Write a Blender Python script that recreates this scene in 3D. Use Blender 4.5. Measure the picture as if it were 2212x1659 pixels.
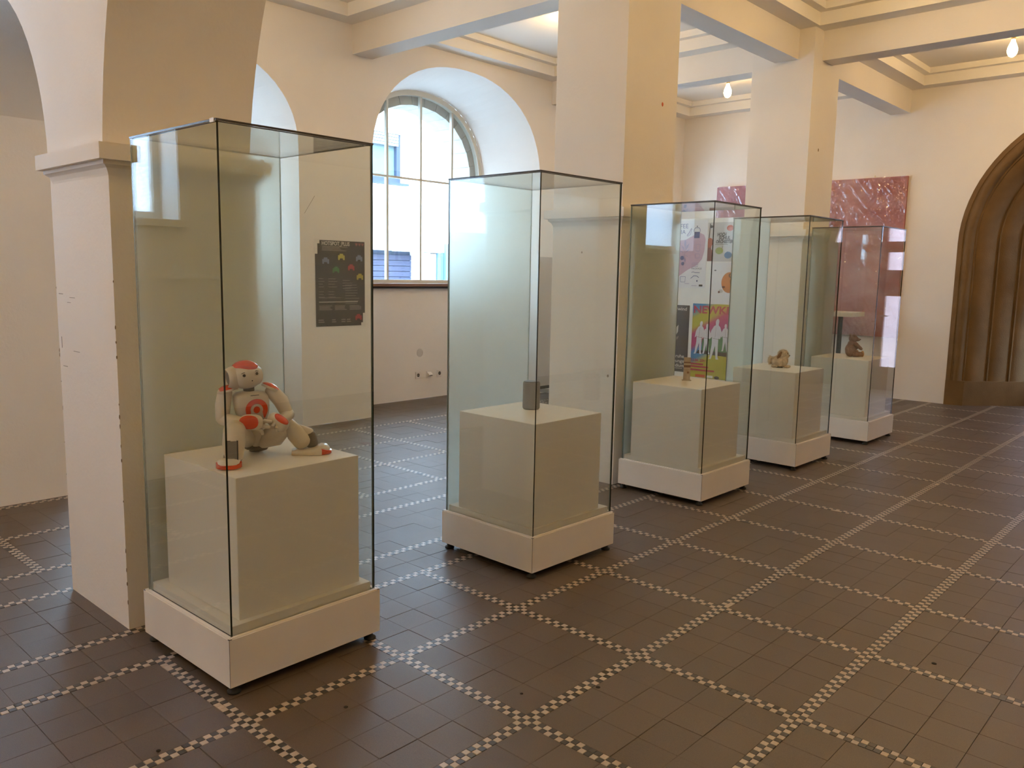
import bpy, bmesh, math, random
from math import sin, cos, pi, sqrt, radians
from mathutils import Vector, Matrix, noise

random.seed(7)
sc = bpy.context.scene
COL = sc.collection
for o in list(bpy.data.objects):
    bpy.data.objects.remove(o)

# ------------------------------------------------------------------ camera
CAM_H = 1.5
F_PX = 1772.77
YAW, PITCH, ROLL = -0.743765, 0.133833, 0.018544
def cam_axes():
    cy, sy, cp, sp = cos(YAW), sin(YAW), cos(PITCH), sin(PITCH)
    fwd = Vector((sy*cp, cy*cp, -sp)); right = Vector((cy, -sy, 0)); up = right.cross(fwd)
    r = cos(ROLL)*right + sin(ROLL)*up
    u = -sin(ROLL)*right + cos(ROLL)*up
    return r, u, fwd
CR, CU, CF = cam_axes()
cam = bpy.data.cameras.new('camera'); cam_o = bpy.data.objects.new('camera', cam); COL.objects.link(cam_o)
cam.sensor_fit = 'HORIZONTAL'; cam.sensor_width = 36.0; cam.lens = F_PX/2212*36.0
cam.clip_start = 0.05; cam.clip_end = 200
m = Matrix.Identity(4)
for i in range(3):
    m[i][0] = CR[i]; m[i][1] = CU[i]; m[i][2] = -CF[i]
m.translation = (0, 0, CAM_H)
cam_o.matrix_world = m
sc.camera = cam_o
def project(p):
    d = Vector(p) - Vector((0, 0, CAM_H)); w = d.dot(CF)
    if w <= 0.05: return None
    return 1106 + F_PX*d.dot(CR)/w, 829.5 - F_PX*d.dot(CU)/w, w

# ------------------------------------------------------------------ world, daylight, exposure
world = bpy.data.worlds.new('sky'); sc.world = world; world.use_nodes = True
bg = world.node_tree.nodes['Background']
bg.inputs['Color'].default_value = (0.50, 0.72, 1.0, 1)
SKY = 11.5
bg.inputs['Strength'].default_value = SKY
sc.view_settings.view_transform = 'Standard'; sc.view_settings.look = 'None'
sc.view_settings.exposure = 1.25; sc.view_settings.gamma = 1.0
sc.view_settings.use_curve_mapping = False
sc.cycles.transparent_max_bounces = 48
sc.cycles.max_bounces = 10
sc.cycles.diffuse_bounces = 6
sc.cycles.glossy_bounces = 4
sc.cycles.sample_clamp_indirect = 6.0
BULB = 88.0             # radiance of the bare bulbs
BULB_COL = (1.0, 0.655, 0.27)
def portal(loc, size, rot):
    l = bpy.data.lights.new('daylight_portal', 'AREA'); l.shape = 'RECTANGLE'; l.size, l.size_y = size
    l.cycles.is_portal = True
    o = bpy.data.objects.new('daylight_portal', l); COL.objects.link(o); o.location = loc; o.rotation_euler = rot
RX = (0, radians(-90), 0)        # facing +x (size.x along z, size.y along y)
portal((-7.52, 3.30, 2.4), (2.3, 2.0), RX)
portal((-7.52, 6.465, 2.4), (2.4, 2.1), RX)
portal((-7.52, 9.65, 2.4), (2.3, 2.0), RX)
portal((-6.2, 0.5, 2.4), (1.1, 1.05), RX)
portal((-3.55, -3.75, 2.35), (0.9, 0.8), (radians(90), 0, radians(180)))  # serves the window added in the back wall
portal((-1.27, 11.98, 1.5), (1.6, 2.9), (radians(-90), 0, 0))

# ------------------------------------------------------------------ materials
MATS = {}
def _new(name):
    mt = bpy.data.materials.new(name); mt.use_nodes = True
    nt = mt.node_tree; b = nt.nodes['Principled BSDF']
    return mt, nt, b
def N(nt, typ, **kw):
    n = nt.nodes.new(typ)
    for k, v in kw.items(): setattr(n, k, v)
    return n
def mat(name, col, rough=0.6, metal=0.0, spec=0.5, bump=0.0, bscale=40.0, var=0.0, vscale=3.0, coat=0.0):
    mt, nt, b = _new(name)
    b.inputs['Roughness'].default_value = rough
    b.inputs['Metallic'].default_value = metal
    b.inputs['Specular IOR Level'].default_value = spec
    b.inputs['Coat Weight'].default_value = coat
    b.inputs['Base Color'].default_value = (*col, 1)
    if var > 0 or bump > 0:
        tc = N(nt, 'ShaderNodeNewGeometry')
    if var > 0:
        nz = N(nt, 'ShaderNodeTexNoise'); nz.inputs['Scale'].default_value = vscale; nz.inputs['Detail'].default_value = 5
        nt.links.new(tc.outputs['Position'], nz.inputs['Vector'])
        rp = N(nt, 'ShaderNodeValToRGB')
        rp.color_ramp.elements[0].position = 0.3; rp.color_ramp.elements[1].position = 0.7
        rp.color_ramp.elements[0].color = (*[c*(1-var) for c in col], 1)
        rp.color_ramp.elements[1].color = (*[min(1, c*(1+var)) for c in col], 1)
        nt.links.new(nz.outputs['Fac'], rp.inputs['Fac']); nt.links.new(rp.outputs['Color'], b.inputs['Base Color'])
    if bump > 0:
        n2 = N(nt, 'ShaderNodeTexNoise'); n2.inputs['Scale'].default_value = bscale; n2.inputs['Detail'].default_value = 4
        nt.links.new(tc.outputs['Position'], n2.inputs['Vector'])
        bp = N(nt, 'ShaderNodeBump'); bp.inputs['Strength'].default_value = bump; bp.inputs['Distance'].default_value = 0.01
        nt.links.new(n2.outputs['Fac'], bp.inputs['Height']); nt.links.new(bp.outputs['Normal'], b.inputs['Normal'])
    MATS[name] = mt
    return mt

PLASTER = mat('plaster', (0.80, 0.755, 0.70), 0.85, spec=0.2, bump=0.12, bscale=60, var=0.025, vscale=1.6)
CEIL = mat('ceiling_paint', (0.82, 0.785, 0.73), 0.9, spec=0.15)
CASEWHITE = mat('white_laminate', (0.78, 0.73, 0.66), 0.38, spec=0.4, var=0.02, vscale=6)
CUBEWHITE = mat('white_painted_board', (0.74, 0.70, 0.63), 0.5, spec=0.35)
BLACK = mat('black_rubber', (0.012, 0.012, 0.012), 0.6)
STONE = mat('brown_sandstone', (0.175, 0.108, 0.052), 0.9, spec=0.12, bump=0.25, bscale=90, var=0.14, vscale=4)
STONE2 = mat('grey_stone', (0.36, 0.33, 0.28), 0.85, spec=0.2, bump=0.3, bscale=50, var=0.12, vscale=6)
DOORWOOD = mat('red_brown_door_paint', (0.20, 0.075, 0.05), 0.45, var=0.08)
SILLWOOD = mat('brown_sill_wood', (0.22, 0.12, 0.07), 0.45)
SILLDARK = mat('dark_sill_edge', (0.02, 0.02, 0.03), 0.5)
FRAME = mat('window_frame_paint', (0.62, 0.60, 0.52), 0.5)
GROUT = mat('floor_grout', (0.050, 0.036, 0.026), 0.9)
METALGREY = mat('grey_metal', (0.42, 0.42, 0.42), 0.45, metal=0.6)
PORC = mat('lamp_porcelain', (0.75, 0.68, 0.55), 0.35)
BRASS = mat('lamp_socket_brass', (0.55, 0.42, 0.22), 0.35, metal=0.8)
FACADE = mat('facade_render', (0.85, 0.85, 0.84), 0.9)
FWIN = mat('facade_window_frame', (0.035, 0.05, 0.08), 0.5)
FSHUT = mat('facade_shutter', (0.045, 0.05, 0.085), 0.6)
FBOX = mat('facade_blind', (0.25, 0.28, 0.32), 0.6)
FCURT = mat('facade_curtain', (0.11, 0.16, 0.16), 0.7, var=0.15, vscale=5)
FBLUE = mat('facade_pipe', (0.10, 0.17, 0.22), 0.5)
PAVE = mat('yard_paving', (0.42, 0.42, 0.42), 0.9, var=0.1)
LEAF = mat('yard_leaves', (0.10, 0.18, 0.05), 0.6, var=0.3, vscale=9)
PINKWALL = mat('pink_render', (0.42, 0.28, 0.27), 0.9)

def tile_mat(name, c1, c2, rough, speck, bumpy=0.25):
    mt, nt, b = _new(name)
    g = N(nt, 'ShaderNodeNewGeometry'); oi = N(nt, 'ShaderNodeObjectInfo')
    at = N(nt, 'ShaderNodeAttribute', attribute_name='tone')
    ad = N(nt, 'ShaderNodeMath', operation='ADD'); nt.links.new(oi.outputs['Random'], ad.inputs[0]); nt.links.new(at.outputs['Fac'], ad.inputs[1])
    fr = N(nt, 'ShaderNodeMath', operation='FRACT'); nt.links.new(ad.outputs[0], fr.inputs[0])
    n1 = N(nt, 'ShaderNodeTexNoise'); n1.inputs['Scale'].default_value = 2.2; n1.inputs['Detail'].default_value = 6
    n2 = N(nt, 'ShaderNodeTexNoise'); n2.inputs['Scale'].default_value = 420; n2.inputs['Detail'].default_value = 2
    nt.links.new(g.outputs['Position'], n1.inputs['Vector']); nt.links.new(g.outputs['Position'], n2.inputs['Vector'])
    mx = N(nt, 'ShaderNodeMath', operation='MULTIPLY_ADD'); mx.inputs[1].default_value = 0.35
    nt.links.new(fr.outputs[0], mx.inputs[0])
    m2 = N(nt, 'ShaderNodeMath', operation='MULTIPLY'); m2.inputs[1].default_value = 0.62; nt.links.new(n1.outputs['Fac'], m2.inputs[0])
    nt.links.new(m2.outputs[0], mx.inputs[2])
    mc = N(nt, 'ShaderNodeMix', data_type='RGBA'); mc.inputs['A'].default_value = (*c1, 1); mc.inputs['B'].default_value = (*c2, 1)
    nt.links.new(mx.outputs[0], mc.inputs['Factor'])
    ms = N(nt, 'ShaderNodeMix', data_type='RGBA', blend_type='MULTIPLY'); ms.inputs['Factor'].default_value = speck
    rp = N(nt, 'ShaderNodeValToRGB'); rp.color_ramp.elements[0].position = 0.36; rp.color_ramp.elements[1].position = 0.62
    rp.color_ramp.elements[0].color = (0.45, 0.45, 0.45, 1); rp.color_ramp.elements[1].color = (1.35, 1.33, 1.3, 1)
    nt.links.new(n2.outputs['Fac'], rp.inputs['Fac'])
    nt.links.new(mc.outputs['Result'], ms.inputs['A']); nt.links.new(rp.outputs['Color'], ms.inputs['B'])
    nt.links.new(ms.outputs['Result'], b.inputs['Base Color'])
    rr = N(nt, 'ShaderNodeMath', operation='MULTIPLY_ADD'); rr.inputs[1].default_value = 0.16; rr.inputs[2].default_value = rough-0.08
    nt.links.new(n1.outputs['Fac'], rr.inputs[0]); nt.links.new(rr.outputs[0], b.inputs['Roughness'])
    b.inputs['Specular IOR Level'].default_value = 0.9
    bp = N(nt, 'ShaderNodeBump'); bp.inputs['Strength'].default_value = bumpy; bp.inputs['Distance'].default_value = 0.0022
    nt.links.new(n2.outputs['Fac'], bp.inputs['Height']); nt.links.new(bp.outputs['Normal'], b.inputs['Normal'])
    MATS[name] = mt
    return mt
TILE = tile_mat('floor_tile_brown', (0.072, 0.047, 0.029), (0.110, 0.074, 0.047), 0.46, 0.5)
CHECKW = tile_mat('mosaic_tile_cream', (0.40, 0.315, 0.235), (0.56, 0.46, 0.36), 0.38, 0.18)
CHECKB = tile_mat('mosaic_tile_black', (0.020, 0.018, 0.018), (0.042, 0.036, 0.034), 0.38, 0.3)

def thin_glass(name, tint, refl=1.0, rough=0.0, bump=0.0, bscale=60):
    """Clear sheet: transparent with a mirror reflection that grows with the angle (Schlick)."""
    mt, nt, b = _new(name); nt.nodes.remove(b)
    out = nt.nodes['Material Output']
    lw = N(nt, 'ShaderNodeLayerWeight'); lw.inputs['Blend'].default_value = 0.5
    pw = N(nt, 'ShaderNodeMath', operation='POWER'); pw.inputs[1].default_value = 5; nt.links.new(lw.outputs['Facing'], pw.inputs[0])
    ma = N(nt, 'ShaderNodeMath', operation='MULTIPLY_ADD', use_clamp=True); ma.inputs[1].default_value = 0.95*refl; ma.inputs[2].default_value = 0.042*refl
    nt.links.new(pw.outputs[0], ma.inputs[0])
    tr = N(nt, 'ShaderNodeBsdfTransparent'); tr.inputs['Color'].default_value = (*tint, 1)
    gl = N(nt, 'ShaderNodeBsdfGlossy'); gl.inputs['Roughness'].default_value = rough; gl.inputs['Color'].default_value = (1, 1, 1, 1)
    if bump > 0:
        g = N(nt, 'ShaderNodeNewGeometry'); nz = N(nt, 'ShaderNodeTexNoise'); nz.inputs['Scale'].default_value = bscale
        nt.links.new(g.outputs['Position'], nz.inputs['Vector'])
        bp = N(nt, 'ShaderNodeBump'); bp.inputs['Strength'].default_value = bump; bp.inputs['Distance'].default_value = 0.01
        nt.links.new(nz.outputs['Fac'], bp.inputs['Height']); nt.links.new(bp.outputs['Normal'], gl.inputs['Normal'])
    mx = N(nt, 'ShaderNodeMixShader')
    nt.links.new(ma.outputs[0], mx.inputs['Fac']); nt.links.new(tr.outputs[0], mx.inputs[1]); nt.links.new(gl.outputs[0], mx.inputs[2])
    nt.links.new(mx.outputs[0], out.inputs['Surface'])
    MATS[name] = mt
    return mt
GLASS = thin_glass('clear_case_glass', (0.972, 0.984, 0.970))
WGLASS = thin_glass('window_glass', (0.97, 0.985, 0.98))
WRAP = thin_glass('plastic_wrap', (0.97, 0.95, 0.95), refl=2.4, rough=0.05)
def frosted():
    """glass with a milky film: passes a blurred, slightly green picture of what is behind it"""
    mt, nt, b = _new('frosted_film_glass'); nt.nodes.remove(b); out = nt.nodes['Material Output']
    rf = N(nt, 'ShaderNodeBsdfRefraction'); rf.inputs['Color'].default_value = (0.93, 0.96, 0.92, 1); rf.inputs['Roughness'].default_value = 0.42; rf.inputs['IOR'].default_value = 1.30
    tl = N(nt, 'ShaderNodeBsdfTranslucent'); tl.inputs['Color'].default_value = (0.90, 0.95, 0.90, 1)
    df = N(nt, 'ShaderNodeBsdfDiffuse'); df.inputs['Color'].default_value = (0.80, 0.84, 0.78, 1)
    m0 = N(nt, 'ShaderNodeMixShader'); m0.inputs['Fac'].default_value = 0.20
    m1 = N(nt, 'ShaderNodeMixShader'); m1.inputs['Fac'].default_value = 0.08
    nt.links.new(rf.outputs[0], m0.inputs[1]); nt.links.new(tl.outputs[0], m0.inputs[2])
    nt.links.new(m0.outputs[0], m1.inputs[1]); nt.links.new(df.outputs[0], m1.inputs[2])
    nt.links.new(m1.outputs[0], out.inputs['Surface'])
    return mt
FROST = frosted()
def hammered():
    """Obscure window glass: lets daylight through, blurred by its rippled surface."""
    mt, nt, b = _new('hammered_window_glass'); nt.nodes.remove(b); out = nt.nodes['Material Output']
    tl = N(nt, 'ShaderNodeBsdfTranslucent'); tl.inputs['Color'].default_value = (0.95, 0.97, 1, 1)
    g = N(nt, 'ShaderNodeNewGeometry'); nz = N(nt, 'ShaderNodeTexVoronoi'); nz.inputs['Scale'].default_value = 38
    nt.links.new(g.outputs['Position'], nz.inputs['Vector'])
    bp = N(nt, 'ShaderNodeBump'); bp.inputs['Strength'].default_value = 0.8; bp.inputs['Distance'].default_value = 0.02
    nt.links.new(nz.outputs['Distance'], bp.inputs['Height']); nt.links.new(bp.outputs['Normal'], tl.inputs['Normal'])
    nt.links.new(tl.outputs[0], out.inputs['Surface'])
    return mt
HAMMER = hammered()
GEDGE = mat('dark_glass_edge', (0.010, 0.018, 0.015), 0.2)
GEDGE2 = mat('ground_glass_edge', (0.16, 0.21, 0.18), 0.35)
GEDGE3 = mat('top_glass_edge', (0.045, 0.036, 0.030), 0.3)
def bulb_mat(name, k):
    mt, nt, b = _new(name); b.inputs['Base Color'].default_value = (1, 1, 1, 1)
    b.inputs['Emission Color'].default_value = (*BULB_COL, 1); b.inputs['Emission Strength'].default_value = BULB*k
    return mt
LIT = bulb_mat('lit_bulb_glass', 1.0); LITA = bulb_mat('lit_weaker_bulb_glass', 0.85); LITF = bulb_mat('added_strong_bulb_glass', 1.5)

# ------------------------------------------------------------------ mesh helpers
class MB:
    def __init__(s): s.v = []; s.f = []; s.m = []
    def add(s, vs, fs, mi=0):
        k = len(s.v); s.v += [tuple(v) for v in vs]
        for f in fs: s.f.append(tuple(i+k for i in f)); s.m.append(mi)
        return s
    def quad(s, a, b, c, d, mi=0): return s.add([a, b, c, d], [(0, 1, 2, 3)], mi)
    def box(s, x0, x1, y0, y1, z0, z1, mi=0, skip=''):
        vs = [(x, y, z) for z in (z0, z1) for y in (y0, y1) for x in (x0, x1)]
        fs = {'b': (0, 2, 3, 1), 't': (4, 5, 7, 6), 'f': (0, 1, 5, 4), 'k': (2, 6, 7, 3), 'l': (0, 4, 6, 2), 'r': (1, 3, 7, 5)}
        return s.add(vs, [f for k, f in fs.items() if k not in skip], mi)
    def prism(s, pts, fn, d0, d1, mi=0):
        """2-D outline pts (counter-clockwise) -> fn(u, v, d) extruded between depths d0, d1"""
        n = len(pts)
        vs = [fn(u, v, d0) for u, v in pts] + [fn(u, v, d1) for u, v in pts]
        fs = [tuple(range(n))[::-1], tuple(range(n, 2*n))] + [(i, (i+1) % n, n+(i+1) % n, n+i) for i in range(n)]
        return s.add(vs, fs, mi)
    def tube(s, pts, radii, n=14, flat=1.0, side=None, mi=0, cap=True):
        """rounded limb: rings along pts; flat squeezes the second axis"""
        P = [Vector(p) for p in pts]; rings = []
        t0 = (P[1]-P[0]).normalized()
        ref = Vector(side) if side else (Vector((0, 0, 1)) if abs(t0.z) < 0.9 else Vector((1, 0, 0)))
        seq = []
        if cap:
            for a in (80, 55, 28): seq.append((P[0]-t0*radii[0]*sin(radians(a))*0.75, radii[0]*cos(radians(a)), t0))
        for i, p in enumerate(P):
            t = (P[min(i+1, len(P)-1)]-P[max(i-1, 0)]).normalized(); seq.append((p, radii[i], t))
        if cap:
            t1 = (P[-1]-P[-2]).normalized()
            for a in (28, 55, 80): seq.append((P[-1]+t1*radii[-1]*sin(radians(a))*0.75, radii[-1]*cos(radians(a)), t1))
        vs = []
        for p, r, t in seq:
            e1 = (ref - t*ref.dot(t)).normalized(); e2 = t.cross(e1)
            for k in range(n):
                a = 2*pi*k/n; vs.append(p + e1*r*cos(a) + e2*r*flat*sin(a))
        fs = []; M_ = len(seq)
        for i in range(M_-1):
            for k in range(n):
                fs.append((i*n+k, i*n+(k+1) % n, (i+1)*n+(k+1) % n, (i+1)*n+k))
        fs.append(tuple(range(n))[::-1]); fs.append(tuple(range((M_-1)*n, M_*n)))
        return s.add(vs, fs, mi)
    def blob(s, c, r, rot=None, n=18, m=12, ex=1.0, jit=0.0, mi=0, cond=None, lift=1.0):
        """(super)ellipsoid at c with semi-axes r; cond(x,y,z on the unit sphere) keeps a patch only"""
        c = Vector(c); vs = []; fs = []
        def sp(a): return math.copysign(abs(a)**ex, a)
        R_ = rot.to_3x3() if rot else Matrix.Identity(3)
        units = []
        for j in range(m+1):
            ph = -pi/2 + pi*j/m
            for k in range(n):
                th = 2*pi*k/n
                u = Vector((sp(cos(ph))*sp(cos(th)), sp(cos(ph))*sp(sin(th)), sp(sin(ph))))
                units.append(Vector((cos(ph)*cos(th), cos(ph)*sin(th), sin(ph))))
                q = Vector((u.x*r[0], u.y*r[1], u.z*r[2]))*lift
                if jit: q *= 1 + random.uniform(-jit, jit)
                vs.append(c + R_ @ q)
        for j in range(m):
            for k in range(n):
                f = (j*n+k, j*n+(k+1) % n, (j+1)*n+(k+1) % n, (j+1)*n+k)
                if cond:
                    mid = sum((units[i] for i in f), Vector())/4
                    if not cond(mid): continue
                fs.append(f)
        return s.add(vs, fs, mi)
    def lathe(s, prof, c=(0, 0, 0), n=24, mi=0):
        vs = []; fs = []
        for r, z in prof:
            for k in range(n):
                a = 2*pi*k/n; vs.append((c[0]+r*cos(a), c[1]+r*sin(a), c[2]+z))
        for i in range(len(prof)-1):
            for k in range(n): fs.append((i*n+k, i*n+(k+1) % n, (i+1)*n+(k+1) % n, (i+1)*n+k))
        fs.append(tuple(range(n))[::-1]); fs.append(tuple(range((len(prof)-1)*n, len(prof)*n)))
        return s.add(vs, fs, mi)
    def mesh(s, name, mats, smooth=False):
        me = bpy.data.meshes.new(name); me.from_pydata(s.v, [], s.f)
        for mt in (mats if isinstance(mats, (list, tuple)) else [mats]): me.materials.append(mt)
        if len(me.materials) > 1: me.polygons.foreach_set('material_index', s.m)
        if smooth: me.polygons.foreach_set('use_smooth', [True]*len(me.polygons))
        me.update(); return me
    def build(s, name, mats, parent=None, smooth=False, bevel=0.0, merge=False, sharp=None):
        me = s.mesh(name, mats, smooth)
        if merge or bevel > 0 or sharp:
            bm = bmesh.new(); bm.from_mesh(me); bmesh.ops.remove_doubles(bm, verts=bm.verts, dist=1e-5)
            bmesh.ops.recalc_face_normals(bm, faces=bm.faces)
            if bevel > 0:
                ed = [e for e in bm.edges if len(e.link_faces) == 2 and e.calc_face_angle(0) > 0.5]
                bmesh.ops.bevel(bm, geom=ed, offset=bevel, segments=2, affect='EDGES', profile=0.6)
            if sharp:
                for e in bm.edges:
                    if len(e.link_faces) == 2 and e.calc_face_angle(0) > sharp: e.smooth = False
            bm.to_mesh(me); bm.free()
        o = bpy.data.objects.new(name, me); COL.objects.link(o)
        if parent: o.parent = parent
        return o
def link(name, me, parent=None, loc=None):
    o = bpy.data.objects.new(name, me); COL.objects.link(o)
    if parent: o.parent = parent
    if loc: o.location = loc
    return o
def empty(name, loc=(0, 0, 0), rz=0.0):
    o = bpy.data.objects.new(name, None); COL.objects.link(o); o.location = loc; o.rotation_euler = (0, 0, rz); return o
def tag(o, label, cat, group=None):
    o['label'] = label; o['category'] = cat
    if group: o['group'] = group
    return o
def struct(o): o['kind'] = 'structure'; return o
def stuff(o): o['kind'] = 'stuff'; return o
def arch(c, a, b, zc, y, n=2.2):
    t = min(1.0, abs(y-c)/a); return zc + b*(1-t**n)**(1/n)
def arch_samples(c, a, k=28):
    return [c - a*cos(pi*i/k) for i in range(k+1)]

# ------------------------------------------------------------------ dimensions of the hall
XW, XN = -6.72, -7.36          # window wall face, niche back wall
CZ = 4.0                       # ceiling
YB = -3.6                      # wall behind the camera
XR = 2.9                      # right-hand wall
XL = -5.69                     # wall of the front bay, left
Y1, Y1B = 1.324, 1.95          # arcade wall front / back
YF = 11.0                      # far wall
P2 = (-3.995, -3.375, 4.76, 5.405)
P3 = (-3.995, -3.375, 7.74, 8.35)

# ------------------------------------------------------------------ floor
fl = MB().box(-7.45, XR+0.1, YB-0.1, 12.2, -0.06, -0.004).build('floor', GROUT); struct(fl)
LX = [-3.012, -2.370, -1.713, -1.056, -0.399, 0.258, 0.915, 1.572, 2.229]
AX = [-4.340, -4.990, -5.648, -6.310]
SX2, SX3 = -3.333, -3.990
M0, MP = 1.2993, 0.66713
MS = [M0 + MP*j for j in range(-4, 17)]
CW = 0.0236                     # side of one mosaic tile
tiles = []; checks = []         # (x0,x1,y0,y1) / (x0,x1,y0,y1,white)
def fill(x0, x1, y0, y1, nx, ny):
    for i in range(nx):
        for j in range(ny):
            tiles.append((x0+(x1-x0)*i/nx, x0+(x1-x0)*(i+1)/nx, y0+(y1-y0)*j/ny, y0+(y1-y0)*(j+1)/ny))
cb = MP/28
def cells(xs, ext_hi=None):
    xs = sorted(xs)
    for i in range(len(xs)-1):
        for j in range(len(MS)-1):
            fill(xs[i]+CW, xs[i+1]-CW, MS[j]+cb, MS[j+1]-cb, 4, 4)
    for i in range(len(xs)-1):                       # cross strips
        w = (xs[i+1]-xs[i]-2*CW)/26
        for j, ym in enumerate(MS):
            for k in range(26):
                for rr in (0, 1):
                    x0 = xs[i]+CW+w*k; y0 = ym-cb if rr == 0 else ym
                    checks.append((x0, x0+w, y0, y0+cb, (k+rr+1) % 2 == 0))
def lstrip(x, y0=MS[0], y1=MS[-1]):
    n = int(round((y1-y0)/cb))
    for k in range(n):
        for cc in (0, 1):
            x0 = x-CW if cc == 0 else x
            checks.append((x0, x0+CW, y0+k*cb, y0+(k+1)*cb, (k+cc) % 2 == 0))
cells(LX); cells(AX)
for x in LX + AX + [SX2, SX3]: lstrip(x)
ny_all = int(round((MS[-1]-MS[0])/0.155))
fill(SX2+CW, LX[0]-CW, MS[0], MS[-1], 2, ny_all)
fill(SX3+CW, SX2-CW, MS[0], MS[-1], 4, ny_all)
fill(AX[0]+CW, SX3-CW, MS[0], MS[-1], 2, ny_all)
fill(-7.36, AX[3]-CW, 1.95, MS[-1], 7, int(round((MS[-1]-1.95)/0.155)))
def area(q):
    c = project(((q[0]+q[1])/2, (q[2]+q[3])/2, 0))
    if not c: return 0
    if not (-15 < c[0] < 2227 and -15 < c[1] < 1674): return 0
    return 1/c[2]**3
def hidden(q):
    x, y = (q[0]+q[1])/2, (q[2]+q[3])/2
    for b in ((-3.23, -2.55, 1.33, 2.01), (-3.22, -2.54, 2.94, 3.62), (-3.995, -3.36, Y1, Y1B)):
        if b[0] < x < b[1] and b[2] < y < b[3]: return True
    return False
def lay(items, name, stuffname, gap, zt, zvar, matsel, nmat, limit=300):
    order = sorted(range(len(items)), key=lambda i: -(0 if hidden(items[i]) else area(items[i])))
    sel = set(i for i in order[:limit] if area(items[i]) > 0)
    rest = MB(); tone = []
    cache = {}
    for i, q in enumerate(items):
        w, d = q[1]-q[0]-gap, q[3]-q[2]-gap
        mi = matsel(q); dz = zt + random.uniform(-zvar, zvar)
        cx, cy = (q[0]+q[1])/2, (q[2]+q[3])/2
        if i in sel:
            key = (round(w, 4), round(d, 4), mi)
            if key not in cache:
                b_ = MB()
                c_ = min(0.0012, w*0.04)
                top = [(-w/2+c_, -d/2+c_, 0), (w/2-c_, -d/2+c_, 0), (w/2-c_, d/2-c_, 0), (-w/2+c_, d/2-c_, 0)]
                mid = [(-w/2, -d/2, -c_), (w/2, -d/2, -c_), (w/2, d/2, -c_), (-w/2, d/2, -c_)]
                low = [(x, y, -0.008) for x, y, _ in mid]
                b_.add(top+mid+low, [(0, 1, 2, 3)] + [(4+k, 4+(k+1) % 4, (k+1) % 4, k) for k in range(4)] + [(8+k, 8+(k+1) % 4, 4+(k+1) % 4, 4+k) for k in range(4)])
                cache[key] = b_.mesh(name, nmat[mi])
            o = link(name, cache[key], fl, (cx, cy, dz))
            o.rotation_euler = (random.uniform(-1, 1)*zvar*4, random.uniform(-1, 1)*zvar*4, 0)
        else:
            rest.box(cx-w/2, cx+w/2, cy-d/2, cy+d/2, dz-0.008, dz, mi, skip='b'); tone += [random.random()]*5
    o = rest.build(stuffname, nmat, fl); stuff(o)
    at = o.data.attributes.new('tone', 'FLOAT', 'FACE'); at.data.foreach_set('value', tone)
lay(tiles, 'floor_tile', 'distant_floor_tiles', 0.0009, 0.0, 0.0007, lambda q: 0, [TILE])
def chk(q):
    w = q[4]
    if random.random() < 0.006: w = not w
    return 0 if w else 1
lay(checks, 'mosaic_tile', 'distant_mosaic_tiles', 0.0012, 0.0004, 0.0003, chk, [CHECKW, CHECKB])

GUM = mat('dark_floor_spot', (0.016, 0.012, 0.010), 0.8)
for k, (x, y, r) in enumerate(((-2.214, 1.587, 0.008), (-2.415, 1.023, 0.007), (-1.674, 2.316, 0.009), (-1.842, 2.084, 0.006), (-0.838, 3.408, 0.010))):
    MB().lathe([(r, 0.0002), (r*0.9, 0.0016), (r*0.5, 0.0022)], (x, y, 0.0008), n=9).build('floor_spot', GUM, fl, smooth=True)

# ------------------------------------------------------------------ walls
ARCHES = [(3.30, 1.05, 0.81), (6.465, 1.275, 1.08), (9.65, 1.07, 0.90)]
ZC = 2.6; SILL = 1.33
def back_arch(c, a, b): return (c, a-0.275 if a > 1.2 else a-0.22, b-0.13)
ww = MB()
edges = [Y1B-0.02]
for c, a, b in ARCHES: edges += [c-a, c+a]
edges.append(YF)
for i in range(0, len(edges), 2):
    ww.quad((XW, edges[i], 0), (XW, edges[i+1], 0), (XW, edges[i+1], CZ+0.05), (XW, edges[i], CZ+0.05))
for c, a, b in ARCHES:
    ys = arch_samples(c, a); c2, a2, b2 = back_arch(c, a, b)
    yb = arch_samples(c2, a2)
    for k in range(len(ys)-1):
        z0, z1 = arch(c, a, b, ZC, ys[k]), arch(c, a, b, ZC, ys[k+1])
        ww.quad((XW, ys[k], z0), (XW, ys[k+1], z1), (XW, ys[k+1], CZ+0.05), (XW, ys[k], CZ+0.05))
        w0, w1 = arch(c2, a2, b2, ZC, yb[k]), arch(c2, a2, b2, ZC, yb[k+1])
        ww.quad((XW, ys[k], z0), (XN-0.08, yb[k], w0), (XN-0.08, yb[k+1], w1), (XW, ys[k+1], z1))
    for s_ in (-1, 1):
        ww.quad((XW, c+s_*a, 0), (XN-0.08, c+s_*a2, 0), (XN-0.08, c+s_*a2, ZC), (XW, c+s_*a, ZC))
    ww.quad((XN, c-a2-0.05, 0), (XN, c+a2+0.05, 0), (XN, c+a2+0.05, SILL), (XN, c-a2-0.05, SILL))
    ww.quad((XN, c-a2-0.05, SILL), (XN, c+a2+0.05, SILL), (XN-0.4, c+a2+0.05, SILL), (XN-0.4, c-a2-0.05, SILL))
wall_window = struct(ww.build('wall_window', PLASTER, merge=True))

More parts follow.
